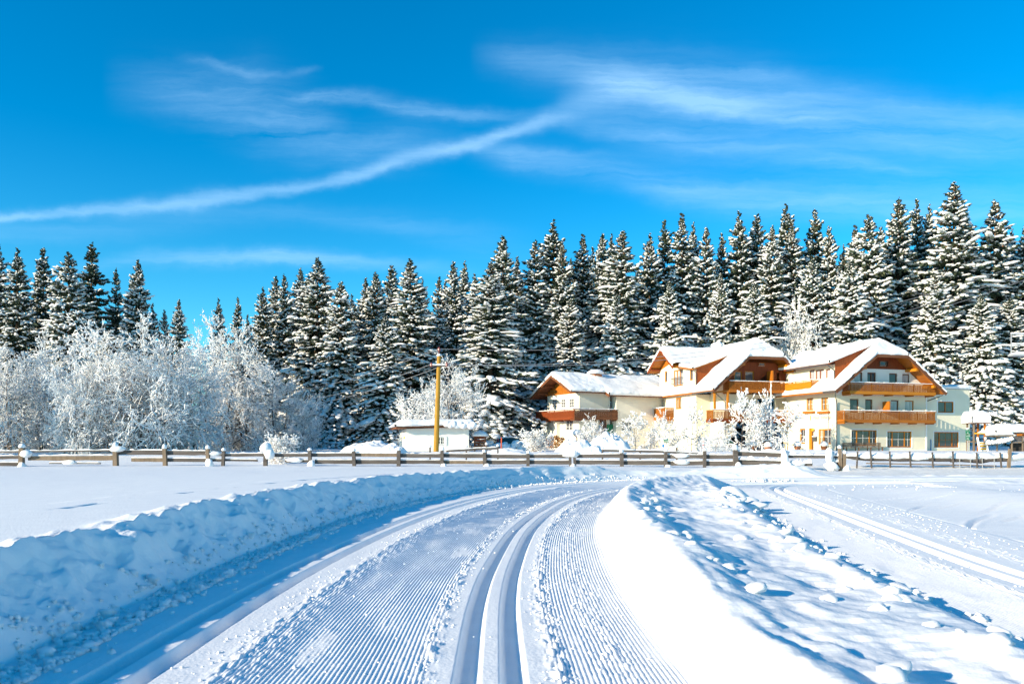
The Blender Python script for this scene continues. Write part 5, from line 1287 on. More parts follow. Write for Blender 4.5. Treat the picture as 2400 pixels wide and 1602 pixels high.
for i, (x0, x1, u0, l0, u1, l1) in enumerate(rails):
    Y0, Y1 = fence_y(x0) + .12, fence_y(x1) + .12; a, b = P(x0 - 4, (u0 + l0) / 2, Y0), P(x1 + 4, (u1 + l1) / 2, Y1); h = ((l0 - u0) + (l1 - u1)) / 2 / FPX * Y0
    mb = MB(); plank(mb, a, b, h, .055, i); o = child(mb, 'rail', M['grey_wood'] if i not in (4, 7, 18, 23) else M['brown_wood'], fence)
    s_ = MB(); up = Vector((0, 0, h / 2)); upper = u0 < 1069
    heap = x0 > 1725
    snow_ridge(s_, a + up, b + up, .085 if not heap else .20, .012 if upper else .02, (.085 if upper else .06) if not heap else .24, 16, i + 50, .0); child(s_, 'snow', M['roof_snow'], o, True)
    if x0 in (1850, 1566, 672) or i in (5, 10):
        s2_ = MB(); c_ = a.lerp(b, .4); s2_.blob((c_.x, c_.y - .06, c_.z + .05), (.42, .14, .12), i); child(s2_, 'snow', M['roof_snow'], o, True)
# the lower fence at the right, with a thick log rail and thin stakes
FR0 = P(2150, 1085, 41.5); rf = empty('log_fence', (FR0.x, 41.5, ground(FR0.x, 41.5))); tag(rf, 'low fence with one thick log rail, tilted posts and thin stakes below the hotel terrace', 'fence')
logs = [(1983, 2052, 1069, 1073, 1071, 1080), (2052, 2140, 1071, 1080, 1071.5, 1080.5), (2140, 2228, 1071.5, 1080.5, 1071.5, 1081), (2228, 2300, 1071.5, 1083, 1072, 1086), (2300, 2360, 1072, 1086, 1069, 1081)]
for i, (x0, x1, u0, l0, u1, l1) in enumerate(logs):
    a, b = P(x0, (u0 + l0) / 2, 41.5), P(x1, (u1 + l1) / 2, 41.5); mb = MB()
    mb.tube([a, a.lerp(b, .33) + Vector((0, 0, .01)), a.lerp(b, .66) - Vector((0, 0, .012)), b], [(l0 - u0) / 2 / FPX * 41.5, .10, .105, (l1 - u1) / 2 / FPX * 41.5], 8)
    o = child(mb, 'rail', M['grey_wood'], rf); s_ = MB(); snow_ridge(s_, a + Vector((0, .02, .07)), b + Vector((0, .02, .09)), .2, .04, .12, 12, i + 90); child(s_, 'snow', M['roof_snow'], o, True)
for i, (px, yt, yb, dx) in enumerate([(2008, 1057, 1083, 2), (2043, 1053, 1083, -3), (2087, 1057, 1086, -2), (2135, 1057, 1088, -3), (2187, 1059, 1088, -2), (2235, 1057, 1090, -2), (2291, 1060, 1092, -2), (2347, 1060, 1082, -3), (2364, 1051, 1082, 3)]):
    b, t = P(px, yb, 41.35), P(px + dx, yt, 41.35); mb = MB(); w = .065 if px != 2364 else .13; mb.bar(b - Vector((0, 0, .3)), t, w, w, (0, 1, 0)); o = child(mb, 'post', M['brown_wood'] if px == 2364 else M['grey_wood'], rf)
    c = MB(); c.blob((b.x + .45, 41.75, P(px, 1070, 41.5).z), (.95 + .1 * (i % 3), .4, .20 + .03 * (i % 2)), i, .22, 12, 6); child(c, 'snow', M['roof_snow'], o, True)
for px in (2250, 2275, 2303, 2331):
    b, t = P(px, 1097, 41.3), P(px - 1, 1072, 41.3); mb = MB(); mb.tube([b - Vector((0, 0, .2)), t], .018, 5); child(mb, 'stake', M['zinc'], rf)
mb = MB(); mb.bar(P(2030, 1085, 41.4), P(2335, 1091, 41.4), .05, .06); child(mb, 'rail', M['brown_wood'], rf)
# the older fence farther back
BF = P(1300, 1060, 47); bf = empty('wooden_fence', (BF.x, 47, ground(BF.x, 47))); tag(bf, 'older half buried fence running behind the long one, between hut and hotel', 'fence')
for i, (x0, x1, y0, y1) in enumerate([(1046, 1108, 1056.5, 1053), (1108, 1166, 1052, 1050.5), (1410, 1490, 1055, 1057), (1490, 1562, 1056.5, 1058.5), (1562, 1655, 1059, 1064)]):
    a, b = P(x0, y0, 47), P(x1, y1, 47); mb = MB(); plank(mb, a, b, .12, .05, i); o = child(mb, 'rail', M['grey_wood'], bf); s_ = MB(); snow_ridge(s_, a + Vector((0, 0, .06)), b + Vector((0, 0, .06)), .12, .03, .09, 9, i + 130); child(s_, 'snow', M['roof_snow'], o, True)
for i, (px, yt, yb) in enumerate([(1008, 1048, 1062), (1093, 1048, 1062), (1140, 1042, 1062), (1167, 1046, 1062), (1412, 1052, 1068), (1500, 1050, 1068), (1586, 1048, 1068)]):
    b, t = P(px, yb, 47), P(px, yt, 47); mb = MB(); mb.bar(b - Vector((0, 0, .4)), t, .09, .09, (0, 1, 0)); o = child(mb, 'post', M['grey_wood'], bf); c = MB(); c.blob((t.x, t.y, t.z + .05), (.09, .09, .10), i, .1, 8, 5, -.5); child(c, 'snow_cap', M['roof_snow'], o, True)

# ------------------------------------------------------------------ poles and wires
def util_pole(px_b, y_b, px_t, y_t, Y, r, label, wood):
    b, t = P(px_b, y_b, Y), P(px_t, y_t, Y); b.z = ground(b.x, Y) - .02
    o = empty('utility_pole', b); tag(o, label, 'utility pole', 'utility poles'); mb = MB(); mb.tube([b - Vector((0, 0, .5)), b, b.lerp(t, .5), t], [r, r, r * .9, r * .72], 10); child(mb, 'pole', wood, o); return o, b, t
M['pole_wood'] = noisy(mat('pole_wood', (0.44, 0.245, 0.035), 0.75, 0.2), (0.33, 0.17, 0.025), (5, 5, .9), lo=.3, hi=.7)
pole, pb_, pt_ = util_pole(1022, 1062, 1029, 834, 63, .215, 'yellowish wooden power pole with small insulators standing before the white hut', M['pole_wood'])
mb = MB(); xa, xb = P(1009, 857, 62.8), P(1049, 857, 62.8); mb.bar(xa, xb, .09, .09); ca = child(mb, 'crossarm', M['grey_wood'], pole)
s_ = MB(); snow_ridge(s_, xa + Vector((0, 0, .06)), xb + Vector((0, 0, .06)), .16, .06, .13, 8, 3); child(s_, 'snow', M['roof_snow'], ca, True)
tips = [P(1029, 817, 63), P(1011, 853, 62.8), P(1047, 853, 62.8)]
M['insulator'] = mat('insulator', (0.22, 0.05, 0.045), 0.35, 0.5)
for i, q in enumerate(tips):
    mb = MB(); mb.tube([q - Vector((0, 0, .62 if i == 0 else .15)), q - Vector((0, 0, .05))], .035, 6); mb.tube([q - Vector((0, 0, .20)), q - Vector((0, 0, .12)), q, q + Vector((0, 0, .12))], [.07, .12, .11, .05], 8); child(mb, 'insulator', M['insulator'], pole)
mb = MB(); mb.blob((pt_.x, pt_.y, pt_.z + .05), (.2, .2, .16), 5, .1, 9, 6, -.4); child(mb, 'snow_cap', M['roof_snow'], pole, True)
pole2, qb, qt = util_pole(2412, 1050, 2412, 600, 74, .16, 'dark utility pole at the right picture edge, its snow-covered platform arms reaching into view', M['dark_wood'])
for y_, x_ in ((782, 2369), (806, 2371)):
    mb = MB(); a, b = P(x_, y_, 74), P(2455, y_ + 2, 74); mb.bar(a, b, .10, .10); o = child(mb, 'crossarm', M['zinc'], pole2); s_ = MB(); snow_ridge(s_, a + Vector((0, 0, .05)), b + Vector((0, 0, .05)), .13, .05, .10, 8, y_); child(s_, 'snow', M['roof_snow'], o, True)
mb = MB(); mb.bar(P(2370, 780, 74), P(2370, 830, 74), .07, .07, (0, 1, 0)); child(mb, 'brace', M['zinc'], pole2)
mb = MB(); a, b = P(2369, 832, 74), P(2470, 834, 74); mb.bar(a, b, .9, .16); o = child(mb, 'platform', M['zinc'], pole2); s_ = MB(); snow_ridge(s_, a + Vector((.02, 0, .08)), b + Vector((0, 0, .08)), .8, .18, .26, 8, 8); child(s_, 'snow', M['roof_snow'], o, True)
M['wire'] = mat('wire', (0.36, 0.36, 0.37), 0.5, 0.5, 0.3)
rt = [P(2412, 612, 74), P(2412, 635, 74), P(2412, 652, 74)]; lt = [P(560, 930, 92), P(560, 952, 92), P(560, 968, 92)]
for i, lab in enumerate(('top power line from the pole tip, highest of the three wires', 'middle power line, between the two others above the chalet roof', 'lowest power line, just above the orange dormer')):
    o = empty('power_line', tips[i]); tag(o, lab, 'wire', 'power lines')
    for A_, B_, sag in ((tips[i], rt[i], 2.6), (lt[i], tips[i], .9)):
        mb = MB(); mb.tube([A_.lerp(B_, k / 24) - Vector((0, 0, 4 * sag * (k / 24) * (1 - k / 24))) for k in range(25)], .018, 4); child(mb, 'wire', M['wire'], o)
fp, fb, ft = P(1807, 1050, 73), None, None
mb = MB(); g_ = ground(fp.x, 73); mb.tube([(fp.x, 73, g_ - .3), (fp.x, 73, P(1807, 898, 73).z)], [.06, .045], 8); mb.blob((fp.x, 73, P(1807, 895, 73).z), (.09, .09, .08), 2, 0); tag(mb.build('flag_pole', M['white_paint']), 'thin white flag pole without flag among the fruit trees', 'pole')

# ------------------------------------------------------------------ signs, marker poles, garden things
def sign(px, y0, y1, w_px, Y, ybase, label, plates, text, right=False):
    b = P(px, ybase, Y); b.z = min(b.z, ground(b.x, Y)) - .02; o = empty('sign', b); tag(o, label, 'sign')
    mb = MB(); mb.tube([b - Vector((0, 0, .3)), P(px, y0 + 1, Y)], .028, 6); child(mb, 'sign_post', M['zinc'], o)
    k = 0
    for (ya, yb_) in plates:
        a, c = P(px - w_px / 2, yb_, Y - .06), P(px + w_px / 2, ya, Y - .06); mb = MB(); mb.box(a.x, c.x, Y - .075, Y - .045, a.z, c.z); pl_ = child(mb, 'sign_plate', M['green_paint'], o)
        lines = text[k]; k += 1
        for li, tl in enumerate(lines):
            tx = bpy.data.curves.new('lettering', 'FONT'); tx.body = tl; tx.align_x = 'CENTER'; tx.size = (c.z - a.z) * .62 / len(lines) * 1.1; tx.extrude = .002
            q = lettering(tx, pl_); q.location = ((a.x + c.x) / 2, Y - .079, c.z - (c.z - a.z) * (li + .82) / (len(lines) + .2)); q.rotation_euler = (math.pi / 2, 0, 0); q.data.materials.clear(); q.data.materials.append(M['white_paint'])
    t = P(px, y0, Y - .06); mb = MB(); mb.blob((t.x, t.y, t.z + .03), (w_px / FPX * Y * .48, .08, .07), 1, .1); child(mb, 'snow', M['roof_snow'], o, True)
sign(2268, 1004.5, 1056, 9.5, 70, 1062, 'tall narrow green double sign on a grey post at the hotel corner', [(1005, 1017), (1018.5, 1030.5)], [['W. 2', 'ab'], ['10-22', 'Uhr']])
sign(1561, 1028, 1060, 11, 58, 1062, 'small green sign standing low behind the fence before the many-stemmed fruit tree', [(1028.5, 1036)], [['Loipe']])
def marker(px, y0, y1, Y, m, label, name='snow_pole', r=.035, bands=None):
    b = P(px, y1, Y); b.z = ground(b.x, Y) - .02; t = P(px + 1, y0, Y); o = empty(name, b); tag(o, label, 'marker pole'); mb = MB(); mb.tube([b - Vector((0, 0, .2)), t], r, 7); child(mb, 'pole', m, o)
    if bands:
        for f0, f1, mm in bands: q = MB(); q.tube([b.lerp(t, f0), b.lerp(t, f1)], r + .004, 7); child(q, 'band', mm, o)
    return o
M['orange_paint'] = mat('orange_paint', (0.62, 0.075, 0.02), 0.5); M['red_paint'] = mat('red_paint', (0.52, 0.02, 0.03), 0.5); M['blue_paint'] = mat('blue_paint', (0.01, 0.20, 0.52), 0.5)
marker(1174.5, 1024, 1052, 60, M['orange_paint'], 'orange-red snow marker pole before the dark parked car', r=.045)
marker(1166.5, 1027, 1040, 71, M['red_paint'], 'thin reddish marker pole close left of the orange one')
marker(1373, 1026, 1046, 70, M['red_paint'], 'red marker pole sticking out of the ploughed snow heap')
marker(1648, 1030, 1056, 60, M['white_paint'], 'white and red marker pole behind the fence beside the van', r=.06, bands=[(.22, .36, M['red_paint']), (.55, .64, M['red_paint']), (.82, .90, M['red_paint'])])
for px in (1509, 1524, 1738): marker(px, 1034, 1058, 62, M['brown_wood'], {1509: 'thin brown stake in the snow before the grey annex wall', 1524: 'thin brown stake beside the slim fruit tree', 1738: 'thin brown stake before the nose of the van'}[px], 'garden_stake', .018)
o = marker(1554.5, 1041, 1060, 56, M['blue_paint'], 'small blue diamond marker on a thin stake left under the green sign', 'trail_marker', .02)
q = P(1554.5, 1044, 55.95); mb = MB(); mb.prism([(q.x, q.y, q.z + .16), (q.x + .10, q.y, q.z), (q.x, q.y, q.z - .16), (q.x - .10, q.y, q.z)], (0, -.02, 0)); child(mb, 'marker_plate', M['blue_paint'], o)
# bench under the hotel windows
v0 = -.75; ba, bz_ = H.onv(1979, 1050, v0); bb_, _ = H.onv(2070, 1050, v0)
def Hw(u, v, z): q = H.O + H.e1 * u + H.e2 * v; return Vector((q.x, q.y, z))
bo = empty('bench', Hw((ba + bb_) / 2, v0, .34)); tag(bo, 'long brown slatted bench under the left ground-floor window of the hotel', 'bench')
for k in range(3): mb = MB(); mb.bar(Hw(ba, v0 - .12 + .13 * k, .80), Hw(bb_, v0 - .12 + .13 * k, .80), .11, .05); child(mb, 'seat_slat', M['brown_wood'], bo)
for k in range(3): mb = MB(); mb.bar(Hw(ba, v0 + .34, .92 + .13 * k), Hw(bb_, v0 + .34, .92 + .13 * k), .04, .10); child(mb, 'back_slat', M['brown_wood'], bo)
for f in (.04, .35, .66, .96): u_ = ba + (bb_ - ba) * f; mb = MB(); mb.bar(Hw(u_, v0 - .1, .2), Hw(u_, v0 - .1, .77), .08, .08, (0, 1, 0)); mb.bar(Hw(u_, v0 + .38, .2), Hw(u_, v0 + .38, 1.25), .07, .07, (0, 1, 0)); child(mb, 'leg', M['dark_wood'], bo)
# planters with balls of snow before the hotel
M['clay'] = mat('clay', (.30, .12, .06), .8)
for i, (px, py, Y, lab) in enumerate([(1869, 1052, 72, 'snow-topped planter left of the hotel door'), (1931.5, 1052, 73, 'snow-topped planter right of the hotel door'), (1765, 1052, 72, 'snow-topped clay planter at the foot of the tall fruit trees'), (1800, 1054, 70, 'small clay planter with a snow cap beside the flag pole'), (1352, 1026, 82, 'little table with a ball of snow before the chalet wall')]):
    p = P(px, py, Y); g_ = ground(p.x, Y); o = empty('planter', (p.x, Y, g_)); tag(o, lab, 'planter', 'planters before the houses'); zt = P(px, py - 7, Y).z
    mb = MB(); mb.tube([(p.x, Y, g_ - .2), (p.x, Y, zt - .25), (p.x, Y, zt)], [.22, .26, .33] if i < 4 else [.05, .06, .36], 10); child(mb, 'pot', M['clay'] if i != 1 else M['dark_wood'], o); r_ = .34 if i < 4 else .45
    mb = MB(); mb.blob((p.x, Y, zt + r_ * .5), (r_, r_, r_ * .85), i + 3, .1, 10, 7, -.7); child(mb, 'snow', M['roof_snow'], o, True)
# wood shelter beside the hut
q0, q1 = P(1112, 1052, 68), P(1137, 1024, 68); g_ = ground(q0.x, 68); so = empty('wood_shelter', ((q0.x + q1.x) / 2, 68.4, g_)); tag(so, 'small reddish wood shelter with slatted front and a cushion of snow right of the hut', 'shelter')
mb = MB(); 
for x in (q0.x, q1.x): mb.box(x - .05, x + .05, 68, 69, g_ - .2, q1.z)
child(mb, 'side_panel', M['dark_wood'], so)
for k in range(5): zz = g_ + .25 + (q1.z - g_ - .3) * k / 4; mb = MB(); mb.box(q0.x + .06, q1.x - .06, 68.02, 68.06, zz - .09, zz + .09); child(mb, 'slat', M['red_wood'] if k > 2 else M['dark_wood'], so)
mb = MB(); mb.box(q0.x - .15, q1.x + .15, 67.8, 69.2, q1.z + .002, q1.z + .08); ro = child(mb, 'roof', M['dark_wood'], so); mb = MB(); snow_patch(mb, (q0.x - .15, 67.8, q1.z + .08), (q1.x + .15, 67.8, q1.z + .08), (q1.x + .15, 69.2, q1.z + .08), (q0.x - .15, 69.2, q1.z + .08), T=.42, nu=10, nv=10, edge=.5); child(mb, 'snow', M['roof_snow'], ro, True)

# ------------------------------------------------------------------ vehicles
def extrude_profile(mb, prof, x0, y0, y1, z0, inset=()):
    """side outline (x, z) pulled across from y0 to y1, narrowed by inset at given heights"""
    n = len(prof); A_ = []; B_ = []
    for x, z in prof:
        k = np.interp(z, [0, .9, 1.9], [0, .02, .20]) if inset == () else inset
        A_.append((x0 + x, y0 + k, z0 + z)); B_.append((x0 + x, y1 - k, z0 + z))
    mb.add(A_ + B_, [tuple(range(n)), tuple(range(2 * n - 1, n - 1, -1))] + [(i, n + i, n + (i + 1) % n, (i + 1) % n) for i in range(n)])
def wheel(o, x, y, z, r, side):
    mb = MB(); mb.tube([(x, y - .10, z), (x, y - .08, z), (x, y + .08, z), (x, y + .10, z)], [r * .88, r, r, r * .88], 16); w = child(mb, 'wheel', mat('tyre', (.02, .02, .02), .9), o)
    mb = MB(); mb.tube([(x, y + side * .085, z), (x, y + side * .115, z)], [r * .6, r * .5], 12); child(mb, 'rim', M['zinc'], w)
M['van_paint'] = mat('van_paint', (0.44, 0.48, 0.53), 0.3, 0.5); M['car_paint'] = mat('car_paint', (0.012, 0.022, 0.024), 0.25, 0.5); M['trim'] = mat('trim', (.02, .02, .022), .6)
VY = 80.0; vr = P(1650, 1026.5, VY); vx = P(1643, 1040, VY).x; vzr = vr.z; vz = vzr - 1.86
vo = empty('van', (vx + 2.2, VY + .9, vz)); tag(vo, 'light grey-white panel van parked before the hotel, half hidden by fruit trees', 'van')
prof = [(0, .32), (0, .62), (.03, 1.2), (.12, 1.72), (.35, 1.84), (1.2, 1.87), (2.5, 1.86), (2.95, 1.78), (3.45, 1.42), (3.72, 1.12), (4.3, .98), (4.55, .80), (4.6, .42), (4.5, .30), (3.95, .28), (3.85, .52), (3.6, .62), (3.35, .52), (3.25, .28), (1.25, .28), (1.15, .52), (.9, .62), (.65, .52), (.55, .28)]
mb = MB(); extrude_profile(mb, prof, vx, VY, VY + 1.85, vz); body = child(mb, 'body', M['van_paint'], vo)
mb = MB(); mb.prism([(vx + 2.62, VY + .070, vz + 1.16), (vx + 3.52, VY + .045, vz + 1.16), (vx + 3.30, VY + .115, vz + 1.44), (vx + 2.95, VY + .155, vz + 1.66), (vx + 2.62, VY + .155, vz + 1.66)], (0, -.02, 0)); child(mb, 'side_window', mat('green_glass', (.015, .06, .05), .08, .6), vo)
mb = MB(); mb.prism([(vx + 2.98, VY + .3, vz + 1.79), (vx + 3.70, VY + .2, vz + 1.16), (vx + 3.70, VY + 1.65, vz + 1.16), (vx + 2.98, VY + 1.55, vz + 1.79)], (.02, 0, .02)); child(mb, 'windscreen', M['glass'], vo)
for a, b, z in ((.05, 2.4, .98), (2.75, 3.0, 1.02), (2.35, 2.52, 1.02)): mb = MB(); mb.box(vx + a, vx + b, VY - .02, VY + .014, vz + z, vz + z + (.05 if b - a > 1 else .07)); child(mb, 'side_trim' if b - a > 1 else 'door_handle', M['trim'] if b - a < 1 else M['zinc'], vo)
mb = MB(); mb.box(vx + 1.35, vx + 3.15, VY - .015, VY + .01, vz + .30, vz + .40); child(mb, 'sill_trim', M['trim'], vo)
mb = MB(); mb.box(vx + 2.56, vx + 2.575, VY - .008, VY + .01, vz + .45, vz + 1.60); mb.box(vx + 3.58, vx + 3.595, VY - .008, VY + .01, vz + .7, vz + 1.12); child(mb, 'door_seam', M['trim'], vo)
mb = MB(); mb.box(vx + 3.36, vx + 3.52, VY - .16, VY - .01, vz + 1.14, vz + 1.34); child(mb, 'mirror', M['trim'], vo)
mb = MB(); mb.blob((vx + 4.42, VY + .22, vz + .82), (.16, .14, .10), 1, 0); child(mb, 'headlight', M['curtained_glass'], vo)
for x in (.9, 3.6): wheel(vo, vx + x, VY + .14, vz + .30, .31, -1); wheel(vo, vx + x, VY + 1.70, vz + .30, .31, 1)
mb = MB(); snow_patch(mb, (vx + .4, VY + .2, vz + 1.86), (vx + 2.6, VY + .2, vz + 1.86), (vx + 2.6, VY + 1.65, vz + 1.86), (vx + .4, VY + 1.65, vz + 1.86), T=.10, nu=10, nv=8, ov=.0); child(mb, 'snow', M['roof_snow'], vo, True)
CY = 74.0; cx_ = P(1158, 1040, CY).x; cz = P(1200, 1025, CY).z - 1.48
co = empty('car', (cx_ + 1.8, CY + .8, cz)); tag(co, 'dark estate car with a strip of snow on its roof behind snow-covered shrubs', 'car')
prof = [(0, .30), (.0, .78), (.12, .98), (.30, 1.36), (.55, 1.45), (1.8, 1.48), (2.35, 1.40), (3.0, .98), (3.9, .84), (4.15, .62), (4.15, .28), (3.7, .25), (3.6, .46), (3.35, .56), (3.1, .46), (3.0, .25), (1.2, .25), (1.1, .46), (.85, .56), (.6, .46), (.5, .25)]
mb = MB(); extrude_profile(mb, prof, cx_, CY, CY + 1.75, cz); child(mb, 'body', M['car_paint'], co)
for a, b in ((.32, .95), (1.0, 1.75), (1.8, 2.55)):
    t1 = min(b, 2.3); mb = MB(); mb.prism([(cx_ + a, CY + .05, cz + .96), (cx_ + b, CY + .05, cz + .96), (cx_ + t1 - .03, CY + .135, cz + 1.36), (cx_ + a + .08, CY + .135, cz + 1.36)], (0, -.015, 0)); child(mb, 'side_window', M['glass'], co)
mb = MB(); mb.prism([(cx_ + 2.40, CY + .25, cz + 1.38), (cx_ + 3.0, CY + .15, cz + 1.0), (cx_ + 3.0, CY + 1.6, cz + 1.0), (cx_ + 2.40, CY + 1.5, cz + 1.38)], (.02, 0, .02)); child(mb, 'windscreen', M['glass'], co)
for x in (.85, 3.35): wheel(co, cx_ + x, CY + .12, cz + .29, .29, -1); wheel(co, cx_ + x, CY + 1.62, cz + .29, .29, 1)
mb = MB(); snow_patch(mb, (cx_ + .35, CY + .1, cz + 1.44), (cx_ + 2.3, CY + .1, cz + 1.44), (cx_ + 2.3, CY + 1.65, cz + 1.46), (cx_ + .35, CY + 1.65, cz + 1.46), T=.10, nu=10, nv=8, ov=.0, ridge=.1); child(mb, 'snow', M['roof_snow'], co, True)
mb = MB(); mb.blob((cx_ + 3.8, CY + .2, cz + .68), (.14, .12, .08), 1, 0); child(mb, 'headlight', M['curtained_glass'], co)

# ------------------------------------------------------------------ play tower and snowed-up play hut at the right
TY = 72.0
def W(px, py, dy=0.0): return P(px, py, TY + dy)
to_ = W(2303, 1052); to_.z = ground(to_.x, TY); tw_ = empty('play_tower', to_); tag(tw_, 'wooden play tower with a yellow ladder under a huge cube of snow', 'play tower')
x0, x1 = W(2282.5, 1000).x, W(2308, 1000).x
for x in (x0, x1):
    for dy in (0, 1.05): mb = MB(); mb.bar((x, TY + dy, to_.z - .4), (x, TY + dy, W(0, 990).z), .13, .13, (0, 1, 0)); child(mb, 'post', M['brown_wood'] if x == x0 else M['orange_wood'], tw_)
zr = W(0, 992).z; mb = MB(); mb.box(x0 - .3, x1 + .3, TY - .3, TY + 1.35, zr, zr + .08); ro = child(mb, 'roof', M['dark_wood'], tw_)
mb = MB(); xa, xb = W(2273.5, 0).x, W(2316, 0).x; zb_ = zr + .08; T_ = W(0, 962).z - zb_
snow_patch(mb, (xa, TY - .35, zb_), (xb, TY - .35, zb_), (xb, TY + 1.4, zb_), (xa, TY + 1.4, zb_), T=T_, nu=18, nv=16, ov=.07, edge=.62, ridge=.10, seed=3); child(mb, 'snow', M['roof_snow'], ro, True)
mb = MB(); mb.box(x0 - .1, x1 + .1, TY - .08, TY + 1.1, W(0, 1036).z, W(0, 1036).z + .1); child(mb, 'platform', M['brown_wood'], tw_)
mb = MB(); mb.bar((x0, TY - .08, W(0, 1015).z), (x1, TY - .08, W(0, 1015).z), .07, .12); o = child(mb, 'crossbar', M['yellow'], tw_); s_ = MB(); snow_ridge(s_, (x0 + .2, TY - .08, W(0, 1014).z), (x1, TY - .08, W(0, 1014).z), .1, .03, .08, 6, 4); child(s_, 'snow', M['roof_snow'], o, True)
lx0, lx1 = W(2286.5, 0).x, W(2305, 0).x
for x in (lx0, lx1):
    mb = MB(); mb.bar((x, TY - .6, to_.z - .2), (x, TY - .2, W(0, 1026).z), .08, .10, (0, 1, 0)); o = child(mb, 'ladder_rail', M['brown_wood'], tw_); s_ = MB(); s_.bar((x, TY - .68, to_.z - .1), (x, TY - .28, W(0, 1024).z), .13, .09, (0, 1, 0)); child(s_, 'snow', M['roof_snow'], o)
for py in (1038.5, 1044, 1051, 1057.5):
    f = (py - 1026) / 30; y = TY - .22 - .38 * f; mb = MB(); mb.box(lx0 + .06, lx1 - .06, y - .05, y + .05, W(0, py + 1.8).z, W(0, py - 1.6).z); o = child(mb, 'rung', M['yellow'], tw_); s_ = MB(); snow_ridge(s_, (lx0 + .06, y - .03, W(0, py - 1.8).z), (lx1 - .06, y - .03, W(0, py - 1.8).z), .14, .05, .09, 5, int(py)); child(s_, 'snow', M['roof_snow'], o, True)
PY_ = 70.0
def V_(px, py): return P(px, py, PY_)
ph = empty('play_hut', (V_(2375, 1050).x, PY_, ground(V_(2375, 1050).x, PY_))); tag(ph, 'low play hut with slatted railing buried under rounded snow at the right edge', 'play hut')
za = ph.location.z
mb = MB(); mb.box(V_(2341, 0).x, V_(2430, 0).x, PY_ + .3, PY_ + 2.6, V_(0, 1014).z - .1, V_(0, 1014).z); ro = child(mb, 'roof', M['dark_wood'], ph)
mb = MB(); snow_patch(mb, (V_(2338, 0).x, PY_ + .2, V_(0, 1014).z), (V_(2432, 0).x, PY_ + .2, V_(0, 1012).z), (V_(2432, 0).x, PY_ + 2.7, V_(0, 1012).z), (V_(2338, 0).x, PY_ + 2.7, V_(0, 1014).z), T=.75, nu=20, nv=12, edge=.35, ridge=.3, seed=8); child(mb, 'snow', M['roof_snow'], ro, True)
for px in (2371.5, 2397, 2345): mb = MB(); mb.bar((V_(px, 0).x, PY_ + (.0 if px > 2350 else .5), za - .3), (V_(px, 0).x, PY_ + (0 if px > 2350 else .5), V_(0, 1015).z), .10, .10, (0, 1, 0)); child(mb, 'post', M['brown_wood'], ph)
mb = MB(); mb.bar(V_(2372, 1036), V_(2420, 1036), .1, .12); child(mb, 'beam', M['brown_wood'], ph); mb = MB(); mb.bar(V_(2384, 1018.5), V_(2420, 1018.5), .1, .18); child(mb, 'beam', M['orange_wood'], ph)
for k in range(8): x = V_(2374 + 3.2 * k, 0).x; mb = MB(); mb.box(x - .04, x + .04, PY_ - .03, PY_ + .02, V_(0, 1034).z, V_(0, 1022).z); child(mb, 'railing_slat', M['grey_wood'], ph)
mb = MB(); mb.box(V_(2376, 0).x, V_(2420, 0).x, PY_ + .5, PY_ + .6, za - .2, V_(0, 1038).z); child(mb, 'back_panel', M['room'], ph)
mb = MB(); a, b = V_(2311, 1021), V_(2374, 1020); mb.bar(a, b, .16, .16); bo2 = mb.build('balance_beam', M['brown_wood']); tag(bo2, 'raised wooden beam with a thick roll of snow between play tower and play hut', 'beam'); s_ = MB(); snow_ridge(s_, a + Vector((0, 0, .07)), b + Vector((0, 0, .07)), .34, .16, .24, 14, 12); s_.build('snow', M['roof_snow'], bo2, True)
mb = MB(); pts = [V_(2314 + 58 * k / 8, 1041 - 3 * (k / 8) - 8 * (k / 8) ** 3) for k in range(9)]; mb.tube(pts, .09, 6); hm = mb.build('hammock_bar', M['brown_wood']); tag(hm, 'sagging play bar heaped with snow below the raised beam', 'play bar'); s_ = MB()
for k in range(8): snow_ridge(s_, pts[k] + Vector((0, 0, .02)), pts[k + 1] + Vector((0, 0, .02)), .5, .30, .42, 3, k + 5)
s_.build('snow', M['roof_snow'], hm, True)

# ------------------------------------------------------------------ heaped snow
def heap(px0, px1, py_top, Y, depth, label, seed, crumb=.22, name='snow_heap'):
    x0, x1 = P(px0, 0, Y).x, P(px1, 0, Y).x; cxh, rx = (x0 + x1) / 2, (x1 - x0) / 2; zt = P(0, py_top, Y).z
    nx, ny = 70, 40; X, Yg = np.meshgrid(np.linspace(-1.05, 1.05, nx), np.linspace(-1.05, 1.05, ny)); R2 = np.sqrt(X ** 2 + Yg ** 2)
    g0 = field(cxh + X * rx, Y + Yg * depth); h = zt - float(field(np.array([cxh]), np.array([float(Y)]))[0])
    n1 = fbm(X * 2.2 + seed, Yg * 2.2 * depth / rx * 1.0 + seed, 4, seed); n2 = fbm(X * rx * 2.4, Yg * depth * 2.4, 3, seed + 4)
    Z = g0 + h * (np.clip(1 - np.abs(X) ** 2.4, 0, 1) * np.clip(1 - np.abs(Yg) ** 2.4, 0, 1)) ** .8 * (.90 + .55 * n1) + h * crumb * n2 * np.clip(1.15 - R2, 0, 1) - .05 * ss(.9, 1.05, R2)
    o = add(name, mesh_np(name, np.stack([cxh + X * rx, Y + Yg * depth, Z], -1).reshape(-1, 3), grid_faces(ny, nx), mats=(M['snow'],), smooth=True)); tag(o, label, 'snow heap', 'heaps of ploughed snow'); return o
heap(800, 935, 1035, 60, 2.6, 'bluish shaded snow heap left of the hut', 3)
heap(885, 955, 1040, 58, 1.6, 'smooth sunlit snow heap leaning on the left corner of the hut', 5, .05)
heap(1372, 1478, 1017, 66, 2.6, 'tall crumbly ploughed heap before the chalet door', 7, .22)
heap(1300, 1400, 1032, 62, 2.0, 'lower shaded heap left of the tall crumbly one', 9)
